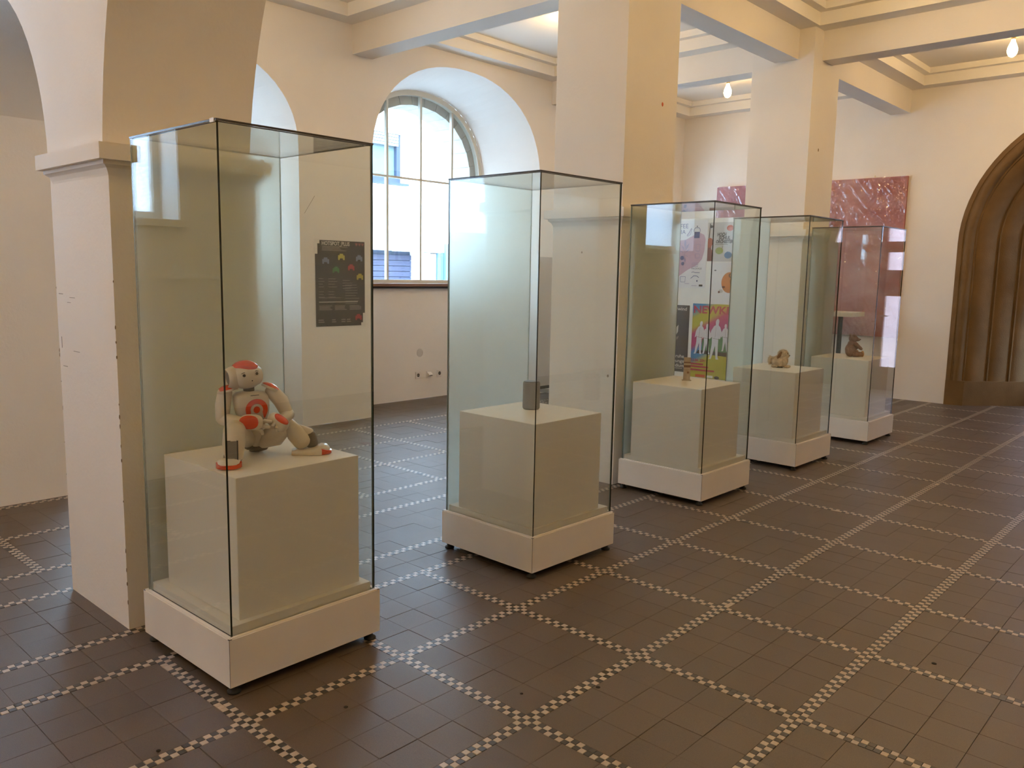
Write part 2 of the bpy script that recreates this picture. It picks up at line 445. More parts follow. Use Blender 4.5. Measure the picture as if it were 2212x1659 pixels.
# front bay wall, left of the arcade, with its small obscured window
wl = MB()
wy0, wy1, wz0, wz1 = -0.10, 1.0, 1.83, 2.95
wl.box(XL-0.6, XL, YB, wy0, 0, CZ+0.05); wl.box(XL-0.6, XL, wy1, Y1B, 0, CZ+0.05)
wl.box(XL-0.6, XL, wy0, wy1, 0, wz0); wl.box(XL-0.6, XL, wy0, wy1, wz1, CZ+0.05)
wl.box(XW-0.1, XL-0.5, Y1B-0.3, Y1B-0.005, 0, CZ+0.05)
struct(wl.build('wall_left', PLASTER))
struct(MB().box(XL, XL+0.018, YB, 1.0, 1.415, 1.435).build('trim_1', PLASTER))
w4 = struct(empty('window_4', (XL-0.3, 0.45, wz0)))
fr = MB()
for a_, b_, c_, d_ in ((wy0, wy1, wz0, wz0+0.06), (wy0, wy1, wz1-0.06, wz1), (wy0, wy0+0.06, wz0+0.06, wz1-0.06), (wy1-0.06, wy1, wz0+0.06, wz1-0.06)):
    fr.box(-0.04, 0.04, a_-0.45, b_-0.45, c_-wz0, d_-wz0)
fr.build('window_frame', FRAME, w4)
MB().box(-0.004, 0.004, -0.49, 0.49, 0.06, wz1-wz0-0.06).build('pane', HAMMER, w4)
MB().box(0.3, 0.36, -0.60, 0.64, -0.05, -0.001).build('window_sill', PLASTER, w4, bevel=0.006)

wbk = MB(); bx_0, bx_1, bz_0, bz_1 = -4.0, -3.1, 1.95, 2.75
wbk.box(XL-0.6, bx_0, YB-0.3, YB, 0, CZ+0.05); wbk.box(bx_1, XR+0.6, YB-0.3, YB, 0, CZ+0.05)
wbk.box(bx_0, bx_1, YB-0.3, YB, 0, bz_0); wbk.box(bx_0, bx_1, YB-0.3, YB, bz_1, CZ+0.05)
struct(wbk.build('wall_back', PLASTER))
w5 = struct(empty('window_5', ((bx_0+bx_1)/2, YB-0.15, bz_0)))  # window added behind the camera to brighten the faces turned that way
fr = MB(); hw = (bx_1-bx_0)/2; hz = bz_1-bz_0
for a_, b_, c_, d_ in ((-hw, hw, 0, 0.06), (-hw, hw, hz-0.06, hz), (-hw, -hw+0.06, 0.06, hz-0.06), (hw-0.06, hw, 0.06, hz-0.06), (-0.03, 0.03, 0.06, hz-0.06)): fr.box(a_, b_, -0.03, 0.03, c_, d_)
fr.build('window_frame', FRAME, w5)
for a_, b_ in ((-hw+0.06, -0.03), (0.03, hw-0.06)): MB().box(a_, b_, -0.004, 0.004, 0.06, hz-0.06).build('pane', HAMMER, w5)
struct(MB().box(XR, XR+0.3, YB, 12.2, 0, CZ+0.05).build('wall_right', PLASTER))

# arcade wall between front bay and hall: pier, aisle arch, nave arch
NCX, NR, NZ = -1.27, 2.14, 1.78
ACX, AR, AZ = -4.90, 0.90, 1.95
aw = MB()
PX0, PX1 = -3.985, -3.358
SPR = 1.93
aw.box(PX0, PX1, Y1, Y1B, -0.01, SPR)
def az(x): return AZ + sqrt(max(0, AR*AR-(x-ACX)**2))
def nz_(x): return NZ + sqrt(max(0, NR*NR-(x-NCX)**2))
xa = [ACX - AR*cos(pi*k/30) for k in range(31) if ACX - AR*cos(pi*k/30) > XL-0.1]
XNA = NCX - sqrt(NR*NR-(SPR-NZ)**2)
xn = [XNA] + [NCX - NR*cos(pi*k/60) for k in range(61) if nz_(NCX - NR*cos(pi*k/60)) > SPR+0.01 and NCX - NR*cos(pi*k/60) < NCX+NR*0.99] + [2*NCX-XNA]
def strip(xs, zf):
    for i in range(len(xs)-1):
        z0, z1 = zf(xs[i]), zf(xs[i+1])
        aw.quad((xs[i], Y1, z0), (xs[i+1], Y1, z1), (xs[i+1], Y1, CZ+0.05), (xs[i], Y1, CZ+0.05))
        aw.quad((xs[i], Y1B, z0), (xs[i], Y1B, CZ+0.05), (xs[i+1], Y1B, CZ+0.05), (xs[i+1], Y1B, z1))
        aw.quad((xs[i], Y1, z0), (xs[i], Y1B, z0), (xs[i+1], Y1B, z1), (xs[i+1], Y1, z1))
strip(xa, az); strip(xn, nz_)
xe = ACX+AR
aw.box(xe, XNA, Y1, Y1B, SPR-0.001, CZ+0.05)
aw.box(2*NCX-XNA, XR, Y1, Y1B, -0.01, CZ+0.05)
wall_arcade = struct(aw.build('wall_arcade', PLASTER))
def capital(x0, x1, y0, y1, parent, zt=1.966, p=0.05):
    b = MB()
    for off, za, zb in ((p, zt-0.062, zt), (p*0.55, zt-0.078, zt-0.062)):
        b.box(x0-off, x1+off, y0-off, y1+off, za, zb)
    # hollow moulding under the slab
    zs = [(0.5*p, zt-0.078), (0.22*p, zt-0.090), (0.05*p, zt-0.108), (0.0, zt-0.118)]
    for (o1, za), (o2, zb) in zip(zs[:-1], zs[1:]):
        A = [(x0-o1, y0-o1, za), (x1+o1, y0-o1, za), (x1+o1, y1+o1, za), (x0-o1, y1+o1, za)]
        B = [(x0-o2, y0-o2, zb), (x1+o2, y0-o2, zb), (x1+o2, y1+o2, zb), (x0-o2, y1+o2, zb)]
        b.add(A+B, [(k, (k+1) % 4, 4+(k+1) % 4, 4+k) for k in range(4)])
    return b.build('capital', PLASTER, parent)
capital(PX0+0.03, PX1, Y1, Y1B, wall_arcade)

CHIP = mat('chipped_plaster', (0.30, 0.235, 0.17), 0.9)
SCUFF = mat('grey_scuff', (0.40, 0.36, 0.32), 0.9)
REDM = mat('red_paint_speck', (0.5, 0.10, 0.04), 0.6)
def chips(parent, x, y, sx, sy, zs, seed):
    """worn spots along a corner edge: small irregular flakes a hair proud of the plaster"""
    rnd = random.Random(seed)
    for z in zs:
        h_ = rnd.uniform(0.003, 0.013); w_ = rnd.uniform(0.0015, 0.0035)
        b = MB(); n = 7
        pts = [(w_*cos(2*pi*k/n)*rnd.uniform(.6, 1), h_*sin(2*pi*k/n)*rnd.uniform(.7, 1)) for k in range(n)]
        b.prism(pts, lambda u, v, d: (x+sx*d*0.3, y+sy*(u*0.9), z+v), -0.004, 0.002)
        b.build('chipped_spot', CHIP, parent)
chips(wall_arcade, PX1, Y1, 1, 1, [1.44, 1.26, 1.20, 1.14, 0.95, 0.90, 0.86, 0.78, 0.72, 0.55, 0.34, 0.26, 0.20, 0.12], 3)
chips(wall_arcade, PX0, Y1, -1, 1, [1.40, 1.12, 1.10, 0.98, 0.86, 0.70, 0.55], 4)
for (x, z, w_, h_) in ((-3.93, 1.375, 0.05, 0.004), (-3.80, 1.362, 0.06, 0.003), (-3.84, 1.34, 0.04, 0.003), (-3.95, 1.16, 0.006, 0.05), (-3.92, 1.055, 0.05, 0.004), (-3.78, 1.13, 0.07, 0.003)):
    MB().box(x-w_/2, x+w_/2, Y1-0.0012, Y1+0.001, z-h_/2, z+h_/2).build('scuff_mark', SCUFF, wall_arcade)

# pillars of the hall
def pillar(P, label, marks=()):
    t = empty('pillar', ((P[0]+P[1])/2, (P[2]+P[3])/2, 0)); tag(t, label, 'pillar', 'square pillars of the hall')
    w_, d_ = (P[1]-P[0])/2, (P[3]-P[2])/2
    MB().box(-w_, w_, -d_, d_, -0.005, CZ+0.02).build('shaft', PLASTER, t, bevel=0.004)
    capital(-w_, w_, -d_, d_, t)
    for (x, y, z, mt, s_) in marks:
        MB().blob((x-t.location.x, y-t.location.y, z), (s_*0.35 if abs(x-P[1]) < .01 else s_, s_*0.35 if abs(y-P[2]) < .01 else s_, s_*1.3), n=8, m=6).build('nail_hole', mt, t)
    return t
pillar(P2, 'white square pillar between the second and third glass cases', [(-3.375, 5.212, 2.725, REDM, 0.012), (-3.716, 4.76, 1.661, CHIP, 0.006), (-3.448, 4.76, 0.785, CHIP, 0.008)])
pillar(P3, 'white square pillar behind the last glass case, nearest the brown stone doorway', [(-3.375, 7.967, 2.733, CHIP, 0.012)])

# far wall with the portal opening
PCX, PR, PZ = -1.27, 1.595, 1.96
wf = MB()
wf.quad((XW-0.1, YF, 0), (PCX-PR, YF, 0), (PCX-PR, YF, CZ+0.05), (XW-0.1, YF, CZ+0.05))
wf.quad((PCX+PR, YF, 0), (XR+0.1, YF, 0), (XR+0.1, YF, CZ+0.05), (PCX+PR, YF, CZ+0.05))
xs = [PCX-PR*cos(pi*k/48) for k in range(49)]
for i in range(48):
    z0 = PZ+sqrt(max(0, PR*PR-(xs[i]-PCX)**2)); z1 = PZ+sqrt(max(0, PR*PR-(xs[i+1]-PCX)**2))
    wf.quad((xs[i], YF, z0), (xs[i+1], YF, z1), (xs[i+1], YF, CZ+0.05), (xs[i], YF, CZ+0.05))
struct(wf.build('wall_far', PLASTER, merge=True))

# the stone portal: mouldings that step back towards the door
door = struct(empty('door_1', (PCX, YF, 0)))
def sweep(prof, zbase, name, mt=STONE):
    """prof: list of (inset, depth) from the outer edge; swept up the left jamb, over the arch, down the right"""
    path = []
    for z in (zbase, 0.8, 1.4, PZ): path.append(('L', z))
    for k in range(1, 40): path.append(('A', pi - pi*k/40))
    for z in (PZ, 1.4, 0.8, zbase): path.append(('R', z))
    b = MB(); n = len(prof); vs = []
    for kind, v in path:
        for ins, dep in prof:
            rr = PR-ins
            if kind == 'L': vs.append((-rr, dep, v))
            elif kind == 'R': vs.append((rr, dep, v))
            else: vs.append((rr*cos(v), dep, PZ+rr*sin(v)))
    fs = []
    for i in range(len(path)-1):
        for k in range(n-1): fs.append((i*n+k, (i+1)*n+k, (i+1)*n+k+1, i*n+k+1))
    b.add(vs, fs)
    return b.build(name, mt, door, smooth=True, sharp=0.6)
def arcprof(c, r, a0, a1, k=7): return [(c[0]+r*cos(radians(a0+(a1-a0)*i/k)), c[1]+r*sin(radians(a0+(a1-a0)*i/k))) for i in range(k+1)]
ZP = 0.30
sweep([(0.0, 0.02), (0.0, -0.012), (0.05, -0.012), (0.055, 0.0)], ZP, 'archivolt')
sweep([(0.055, 0.0)] + arcprof((0.105, 0.03), 0.05, 215, 330) + [(0.158, 0.03), (0.165, 0.055), (0.182, 0.055), (0.186, 0.075)], ZP, 'archivolt')
sweep([(0.186, 0.075), (0.20, 0.075)] + [(0.20+0.17*t, 0.075+0.20*(t-0.20*sin(pi*t))) for t in (0.15, 0.3, 0.45, 0.6, 0.75, 0.9, 1.0)] + [(0.37, 0.275), (0.385, 0.262), (0.395, 0.275)], ZP, 'archivolt')
sweep([(0.395, 0.275)] + [(0.395+0.17*t, 0.275+0.195*(t-0.20*sin(pi*t))) for t in (0.15, 0.3, 0.45, 0.6, 0.75, 0.9, 1.0)] + [(0.565, 0.47), (0.58, 0.455), (0.59, 0.47)], ZP, 'archivolt')
sweep([(0.59, 0.47)] + [(0.59+0.13*t, 0.47+0.175*(t-0.20*sin(pi*t))) for t in (0.15, 0.3, 0.45, 0.6, 0.75, 0.9, 1.0)] + [(0.72, 0.645), (0.74, 0.64), (0.76, 0.66), (0.76, 0.9)], ZP, 'archivolt')
for s_ in (-1, 1):
    b = MB(); pts = [(s_*(PR+0.0), -0.018), (s_*(PR-0.20), 0.02), (s_*(PR-0.40), 0.235), (s_*(PR-0.60), 0.44), (s_*(PR-0.78), 0.63), (s_*(PR-0.78), 0.9), (s_*(PR+0.0), 0.9)]
    if s_ > 0: pts = pts[::-1]
    b.prism(pts, lambda u, v, d: (u, v, d), -0.004, ZP); b.build('plinth', STONE, door, merge=True)
# horizontal bed joints in the jamb stones are real thin grooves seen as darker fillets
DW = PR-0.76; DY = 0.72
leafm = MB()
def dbox(x0, x1, z0, z1, dep=0.06, y=DY): leafm.box(x0, x1, y, y+dep, z0, z1)
for x0, x1 in ((-DW, -DW+0.11), (-0.055, 0.055), (DW-0.26, DW)): dbox(x0, x1, 0.0, 2.0)
dbox(-DW, DW, 0.0, 0.32); dbox(-DW, DW, 1.29, 1.64); dbox(-DW, DW, 1.88, 2.02, 0.09, DY-0.02)
for x in (-DW*0.52, 0, DW*0.52): dbox(x-0.035, x+0.035, 2.02, PZ+sqrt(DW**2-x*x)-0.02)
for k in range(24):
    a0, a1 = pi*k/24, pi*(k+1)/24
    r0, r1 = DW-0.09, DW+0.02
    leafm.add([(r*cos(a), y, PZ+r*sin(a)) for y in (DY, DY+0.06) for r in (r0, r1) for a in (a0, a1)], [(0, 1, 3, 2), (4, 6, 7, 5), (0, 4, 5, 1), (2, 3, 7, 6)])
leafm.build('door_frame', DOORWOOD, door)
for s_ in (-1, 1):
    x0, x1 = sorted((s_*0.055, s_*(DW-0.11)))
    for z0, z1 in ((0.32, 1.29), (1.64, 1.88)):
        MB().box(x0, x1, DY+0.026, DY+0.032, z0, z1).build('pane', WGLASS, door)
b = MB(); pts = [(-DW+0.03, 2.02), (DW-0.03, 2.02)] + [((DW-0.05)*cos(pi*k/20), PZ+(DW-0.05)*sin(pi*k/20)) for k in range(1, 20)]
b.prism(pts, lambda u, v, d: (u, d, v), DY+0.026, DY+0.032); b.build('pane', WGLASS, door)
MB().tube([(-0.03, DY-0.03, 1.02), (-0.03, DY-0.05, 1.02), (-0.13, DY-0.05, 1.02)], [0.008]*3, n=8).build('door_handle', METALGREY, door, smooth=True)

# ------------------------------------------------------------------ ceiling, beams, cornices
ce = struct(MB().box(-6.8, XR+0.1, YB-0.1, 12.2, CZ, CZ+0.08).build('ceiling', CEIL))
BZ = 3.55
bx0, bx1 = -3.762, -3.53
tb = ((5.08-0.118, 5.08+0.118), (8.045-0.118, 8.045+0.118))
MB().box(bx0, bx1, Y1B, P2[2], BZ, CZ+0.01).build('beam', PLASTER, ce)
MB().box(bx0, bx1, P2[3], P3[2], BZ, CZ+0.01).build('beam', PLASTER, ce)
MB().box(bx0, bx1, P3[3], YF, BZ, CZ+0.01).build('beam', PLASTER, ce)
for (y0, y1), P in zip(tb, (P2, P3)):
    MB().box(XW, P[0], y0, y1, BZ, CZ+0.01).build('beam', PLASTER, ce)
    MB().box(P[1], XR, y0, y1, BZ, CZ+0.01).build('beam', PLASTER, ce)
def cornice(x0, x1, y0, y1):
    """two-step moulding that runs round one ceiling bay"""
    b = MB()
    for off, za, zb in ((0.19, 3.82, 3.935), (0.27, 3.935, CZ+0.005)):
        X0, X1, Y0, Y1_ = x0+off, x1-off, y0+off, y1-off
        o_ = [(x0, y0), (x1, y0), (x1, y1), (x0, y1)]; i_ = [(X0, Y0), (X1, Y0), (X1, Y1_), (X0, Y1_)]
        for k in range(4):
            a, c = o_[k], o_[(k+1) % 4]; p, q = i_[k], i_[(k+1) % 4]
            b.quad((*a, za), (*p, za), (*q, za), (*c, za))
            b.quad((*p, za), (*p, zb), (*q, zb), (*q, za))
    b.build('cornice', CEIL, ce)
ybays = [(Y1B, tb[0][0]), (tb[0][1], tb[1][0]), (tb[1][1], YF)]
for y0, y1 in ybays:
    cornice(XW, bx0, y0, y1); cornice(bx1, XR, y0, y1)

# ------------------------------------------------------------------ arched windows
def window(n, c, a, b):
    c2, a2, b2 = back_arch(c, a, b)
    w = struct(empty('window_%d' % n, (XN-0.08, c2, SILL)))
    def L(y, z, d): return (d, y-c2, z-SILL)
    def az_(y, ins): return arch(c2, a2-ins, b2-ins, ZC, y)
    zb = SILL+0.075
    f = MB(); k = 30
    ou = arch_samples(c2, a2, k); inn = arch_samples(c2, a2-0.055, k)
    for i in range(k):
        A = [(ou[i], az_(ou[i], 0)), (ou[i+1], az_(ou[i+1], 0)), (inn[i+1], az_(inn[i+1], 0.055)), (inn[i], az_(inn[i], 0.055))]
        f.prism(A, L, -0.06, 0.0)
    for s_ in (-1, 1):
        y0, y1 = sorted((c2+s_*(a2-0.055), c2+s_*a2))
        f.prism([(y0, zb-0.05), (y1, zb-0.05), (y1, ZC), (y0, ZC)], L, -0.06, 0.0)
    f.prism([(c2-a2, zb-0.045), (c2+a2, zb-0.045), (c2+a2, zb), (c2-a2, zb)], L, -0.06, 0.0)
    f.build('window_frame', FRAME, w)
    step = (a2-0.03)/2; mull = [c2-step*1.02, c2, c2+step*1.02]
    for y in mull:
        m_ = MB(); m_.prism([(y-0.014, zb), (y+0.014, zb), (y+0.014, az_(y, 0.05)), (y-0.014, az_(y, 0.05))], L, -0.05, -0.01); m_.build('mullion', FRAME, w)
    zt = 2.56
    m_ = MB(); m_.prism([(c2-a2+0.05, zt-0.011), (c2+a2-0.05, zt-0.011), (c2+a2-0.05, zt+0.011), (c2-a2+0.05, zt+0.011)], L, -0.048, -0.012); m_.build('glazing_bar', FRAME, w)
    cols = [c2-a2+0.055] + mull + [c2+a2-0.055]
    for y0, y1 in zip(cols[:-1], cols[1:]):
        p_ = MB(); p_.prism([(y0, zb), (y1, zb), (y1, zt), (y0, zt)], L, -0.033, -0.028); p_.build('pane', WGLASS, w)
        ts = [y0+(y1-y0)*i/8 for i in range(9)]
        p_ = MB(); p_.prism([(y0, zt), (y1, zt)] + [(t, max(zt+0.01, az_(t, 0.052))) for t in ts[::-1]], L, -0.033, -0.028); p_.build('pane', WGLASS, w)
    # stone surround outside, block by block
    kb = 15; S = arch_samples(c2, a2+0.02, kb); T = arch_samples(c2, a2-0.15, kb)
    for i in range(kb):
        g = 0.004
        A = [(S[i]+g, arch(c2, a2+0.02, b2+0.02, ZC, S[i])), (S[i+1]-g, arch(c2, a2+0.02, b2+0.02, ZC, S[i+1])), (T[i+1]-g, arch(c2, a2-0.15, b2-0.15, ZC, T[i+1])), (T[i]+g, arch(c2, a2-0.15, b2-0.15, ZC, T[i]))]
        m_ = MB(); m_.prism(A[::-1], L, -0.42, -0.062); m_.build('stone_block', STONE2, w)
    for s_ in (-1, 1):
        for j in range(4):
            z0 = SILL+0.03+j*(ZC-SILL-0.03)/4; z1 = z0+(ZC-SILL-0.03)/4-0.006
            y0, y1 = sorted((c2+s_*(a2-0.15), c2+s_*(a2+0.06)))
            m_ = MB(); m_.prism([(y0, z0), (y1, z0), (y1, z1), (y0, z1)], L, -0.42, -0.062); m_.build('stone_block', STONE2, w)
    MB().box(-0.05, 0.135, -a2-0.02, a2+0.02, 0.0, 0.035).build('window_sill', SILLWOOD, w, bevel=0.004)
    MB().box(-0.02, 0.12, -a2-0.02, a2+0.02, -0.022, -0.0005).build('sill_edge', SILLDARK, w)
for i, (c, a, b) in enumerate(ARCHES): window(i+1, c, a, b)

# ------------------------------------------------------------------ bare bulbs
def bulb(x, y, label, zc=CZ):
    t = empty('ceiling_lamp', (x, y, zc)); tag(t, label, 'lamp', 'bare bulbs under the ceiling')
    MB().lathe([(0.052, 0.0), (0.055, -0.012), (0.045, -0.045), (0.028, -0.06)], n=20).build('lamp_base', PORC, t, smooth=True, sharp=0.7)
    MB().lathe([(0.020, -0.06), (0.021, -0.10), (0.019, -0.115)], n=16).build('socket', BRASS, t, smooth=True, sharp=0.7)
    MB().lathe([(0.016, -0.115), (0.020, -0.135), (0.033, -0.165), (0.044, -0.195), (0.047, -0.220), (0.043, -0.245), (0.030, -0.268), (0.012, -0.280)], n=18).build('glass_bulb', LITA if -6 < x < -5 and y > 2 else LITF if y < 0 else LIT, t, smooth=True)
    return t
yb_ = [(a+b)/2 for a, b in ybays]
bulb(-5.26, 9.58, 'bare lit bulb under the ceiling seen between the two pillars')
bulb(-2.16, 9.58, 'bare lit bulb at the top right, above the brown stone doorway')
bulb(-5.26, 6.56, 'lit bulb hidden behind the middle pillar, its glow on the ceiling')
for x, y, w_ in ((-5.26, 3.45, 'over the window aisle beside the front arch'), (-2.16, 3.45, 'above the first and second glass cases'), (-2.16, 6.56, 'above the third and fourth glass cases'),
               (-0.38, 3.45, 'right of the hall near the front arch'), (-0.38, 6.56, 'right of the hall, halfway along'), (-0.38, 9.58, 'over the right side of the brown stone doorway')):
    bulb(x, y, 'added unseen lit bulb under the ceiling '+w_)  # bulbs added out of view to brighten the hall
for x, y, w_ in ((-2.3, -1.6, 'in the middle'), (0.2, -1.4, 'on the right'), (-4.4, -1.8, 'on the left')):  # strong unseen bulbs added behind the camera to light faces turned towards it
    bulb(x, y, 'added unseen lit bulb under the ceiling of the front bay, '+w_)


# ------------------------------------------------------------------ outside: yard and the house opposite
struct(MB().box(-16, -7.75, -4, 22, -0.3, -0.15).build('ground_yard', PAVE))
FX = -12.5
fac = empty('house_facade', (FX, 10.0, -0.15)); tag(fac, 'bright white rendered house facade outside the arched window', 'building')
def fb(x0, x1, y0, y1, z0, z1): return (x0, x1, y0-10.0, y1-10.0, z0+0.15, z1+0.15)
wb = MB()
fwy0, fwy1, fwz0, fwz1 = 9.2, 10.36, 3.16, 4.07        # window in the facade
gy0, gy1, gz1 = 8.6, 10.82, 1.90                       # garage opening
for q in ((-0.5, 0, -6, fwy0, -0.15, 9), (-0.5, 0, fwy0, fwy1, fwz1, 9), (-0.5, 0, fwy0, fwy1, gz1, fwz0), (-0.5, 0, fwy1, 11.47, 1.89, 9), (-0.5, 0, gy1, 10.93, -0.15, 1.89), (-0.5, 0, 11.47, 20, 2.07, 9)):
    wb.box(*fb(*q))
wb.box(*fb(-0.9, -0.5, 5, 20, -0.15, 9))
wb.build('facade_wall', FACADE, fac)
MB().box(*fb(-0.16, -0.12, fwy0, fwy1, fwz0, fwz1)).build('curtain', FCURT, fac)
for q in ((fwy1-0.09, fwy1, fwz0, fwz1), (fwy0, fwy0+0.09, fwz0, fwz1), (fwy0+0.09, fwy1-0.09, fwz0, fwz0+0.10)):
    MB().box(*fb(-0.12, -0.04, *q)).build('facade_window_frame', FWIN, fac)
for k in range(4):
    MB().box(*fb(-0.10, -0.02, fwy0+0.02, fwy1-0.06, fwz1-0.055*(k+1), fwz1-0.055*k-0.010)).build('blind_slat', FBOX, fac)
MB().box(*fb(-0.02, 0.09, fwy0-0.1, fwy1+0.11, fwz0-0.04, fwz0)).build('facade_sill', FWIN, fac)
for k in range(18):
    z0 = k*0.107-0.1
    MB().box(*fb(-0.30, -0.26, gy0, gy1, z0, min(gz1, z0+0.097))).build('shutter_slat', FSHUT, fac)
MB().box(*fb(-0.34, -0.30, gy0, gy1, -0.1, gz1)).build('shutter_back', FWIN, fac)
MB().box(*fb(-0.3, -0.05, 10.93, 11.30, -0.1, 1.86)).build('side_door', FACADE, fac)
MB().box(*fb(-0.25, 0.0, 11.32, 11.46, -0.1, 1.88)).build('drain_pipe', FBLUE, fac)
MB().box(*fb(-0.1, 0.06, 11.47, 11.75, -0.1, 2.06)).build('pipe_casing', FBLUE, fac)
# yard behind the portal door
bh = empty('pink_house', (-1.3, 15.6, -0.15)); tag(bh, 'pink rendered house beyond the glazed door of the brown portal', 'building')
MB().box(-7, 6, 0, 0.4, 0, 12.5).build('facade_wall', PINKWALL, bh)
MB().box(-0.55, 0.1, -0.06, 0.0, 1.2, 3.2).build('facade_window', FBOX, bh)
MB().box(1.3, 2.1, -0.06, 0.0, 1.2, 3.2).build('facade_window', FBOX, bh)
struct(MB().box(-9, 8, 12.25, 16.0, -0.3, -0.15).build('ground_court', PAVE))
def bush(x, y, r, h, n, label):
    b = MB(); rnd = random.Random(int(x*100))
    for k in range(n):
        c = Vector((rnd.gauss(0, r*0.45), rnd.gauss(0, r*0.45), rnd.uniform(0.1, h)))
        a = rnd.uniform(0, 2*pi); t = rnd.uniform(-0.8, 0.8); s_ = rnd.uniform(0.05, 0.09)
        d1 = Vector((cos(a), sin(a), t)).normalized()*s_; d2 = d1.cross(Vector((0, 0, 1))).normalized()*s_*0.4
        b.add([c-d1, c+d2, c+d1, c-d2], [(0, 1, 2, 3)])
    t_ = empty('ivy_shrub', (x, y, -0.15)); tag(t_, label, 'shrub')
    stuff(b.build('leaves', LEAF, t_))
    MB().tube([(0, 0, 0), (0.03, 0.02, h*0.5), (0, 0, h*0.9)], [0.03, 0.02, 0.01], n=6).build('stem', SILLWOOD, t_)
bush(-1.72, 13.3, 0.25, 1.6, 420, 'green climbing shrub outside the glazed door of the brown portal')

# ------------------------------------------------------------------ glass display cases
CWD, GW = 0.668, 0.637
Z0, ZBASE, ZTOP = 0.0345, 0.215, 1.98
VIT = [(-2.890, 1.670, 0.014), (-2.877, 3.279, -0.015), (-2.965, 5.053, -0.004), (-2.957, 6.492, -0.010), (-2.934, 7.979, -0.001)]
CASELAB = ['tall glass display case with the sitting robot, nearest the front', 'tall glass display case with the grey cylindrical speaker',
           'tall glass display case holding a small upright printed card, third in the row', 'tall glass display case holding the cream plush dog, fourth in the row',
           'tall glass display case holding the brown bear, last in the row']
T = 0.007
CASE_MESH = {}
def case_meshes():
    h_ = CWD/2; g = GW/2; d = {}
    pb = MB()       # one base board, mitred ends (front board along x at y=-h)
    e = 0.0012
    pb.add([(-h_+e, -h_, Z0), (h_-e, -h_, Z0), (h_-e, -h_, ZBASE), (-h_+e, -h_, ZBASE), (-h_+0.018+e, -h_+0.018, Z0), (h_-0.018-e, -h_+0.018, Z0), (h_-0.018-e, -h_+0.018, ZBASE), (-h_+0.018+e, -h_+0.018, ZBASE)],
           [(0, 1, 2, 3), (5, 4, 7, 6), (3, 2, 6, 7), (0, 4, 5, 1), (1, 5, 6, 2), (0, 3, 7, 4)])
    me = pb.mesh('base_panel', CASEWHITE)
    bm = bmesh.new(); bm.from_mesh(me)
    ed = [x for x in bm.edges if all(abs(v.co.z-ZBASE) < 1e-6 and abs(v.co.y+h_) < 1e-6 for v in x.verts)]
    bmesh.ops.bevel(bm, geom=ed, offset=0.004, segments=2, affect='EDGES'); bm.to_mesh(me); bm.free()
    d['base_panel'] = me
    d['corner'] = MB().box(h_-0.012, h_-0.0008, -h_+0.0008, -h_+0.012, Z0+0.001, ZBASE-0.003).mesh('corner_gap', BLACK)
    d['base_core'] = MB().box(-h_+0.019, h_-0.019, -h_+0.019, h_-0.019, Z0+0.004, ZBASE-0.006).mesh('base_core', BLACK)
    d['platform'] = MB().box(-g+0.012, g-0.012, -g+0.012, g-0.012, ZBASE-0.004, 0.245).mesh('platform', CUBEWHITE)
    d['foot'] = MB().lathe([(0.024, 0.0), (0.025, 0.008), (0.014, 0.014), (0.011, Z0+0.006)], n=16).mesh('foot', BLACK, True)
    def pane(x0, x1, mats):
        b = MB(); y0, y1, z0, z1 = -g, -g+T, ZBASE-0.004, ZTOP-T
        b.box(x0, x1, y0, y1, z0, z1, 0, skip='lrtb')
        b.box(x0, x1, y0, y1, z0, z1, 1, skip='fk')
        return b.mesh('glass_pane', mats)
    d['pane0'] = d['pane1'] = pane(-g+T, g, [GLASS, GEDGE]); d['pane2'] = pane(-g+T, g-T, [GLASS, GEDGE2]); d['pane3'] = pane(-g, g, [FROST, GEDGE2])
    b = MB(); q = g+0.002
    b.box(-q, q, -q, q, ZTOP-T, ZTOP, 0, skip='lrfk'); b.box(-q, q, -q, q, ZTOP-T, ZTOP, 1, skip='tb')
    d['top'] = b.mesh('top_pane', [GLASS, GEDGE3])
    b = MB(); b.box(-g+T*0.3, g-T*0.3, -g+T, -g+T+0.0025, ZTOP-T-0.003, ZTOP-T-0.0003)
    d['seal'] = b.mesh('edge_seal', BLACK)
    return d
CM = case_meshes()
for (x, y, th), lab in zip(VIT, CASELAB):
    t = empty('display_case', (x, y, 0), th); tag(t, lab, 'display case', 'row of tall glass display cases')
    for k in range(4):
        o = link('base_panel', CM['base_panel'], t); o.rotation_euler = (0, 0, k*pi/2)
        o = link('corner_gap', CM['corner'], t); o.rotation_euler = (0, 0, k*pi/2)
        # k=0 front (-y), 1 right (+x), 2 back (+y), 3 left (-x): the side towards the windows is frosted
        o = link('frosted_pane' if k == 3 else 'glass_pane', CM['pane%d' % k], t)
        o.rotation_euler = (0, 0, k*pi/2)
        if k == 3: o['label'] = 'frosted white glass pane'
        if k < 2:
            o = link('edge_seal', CM['seal'], t); o.rotation_euler = (0, 0, k*pi/2)
        sx, sy = ((-1, -1), (1, -1), (1, 1), (-1, 1))[k]
        link('foot', CM['foot'], t, (sx*(CWD/2-0.03), sy*(CWD/2-0.03), 0.0005))
    if y < 2: MB().box(GW/2-0.035, GW/2-0.008, -GW/2-0.004, -GW/2+0.001, ZTOP-0.011, ZTOP+0.002).build('tape_scrap', PORC, t)
    link('base_core', CM['base_core'], t); link('platform', CM['platform'], t); link('top_pane', CM['top'], t)
ZPL = 0.77
PLI = [(-2.881, 1.675, 0.020), (-2.852, 3.252, -0.005), (-2.953, 5.015, 0.005), (-2.945, 6.453, -0.010), (-2.924, 7.955, 0.0)]
pm = MB().box(-0.268, 0.268, -0.268, 0.268, 0.2452, ZPL).build('display_plinth', CUBEWHITE, bevel=0.0025)
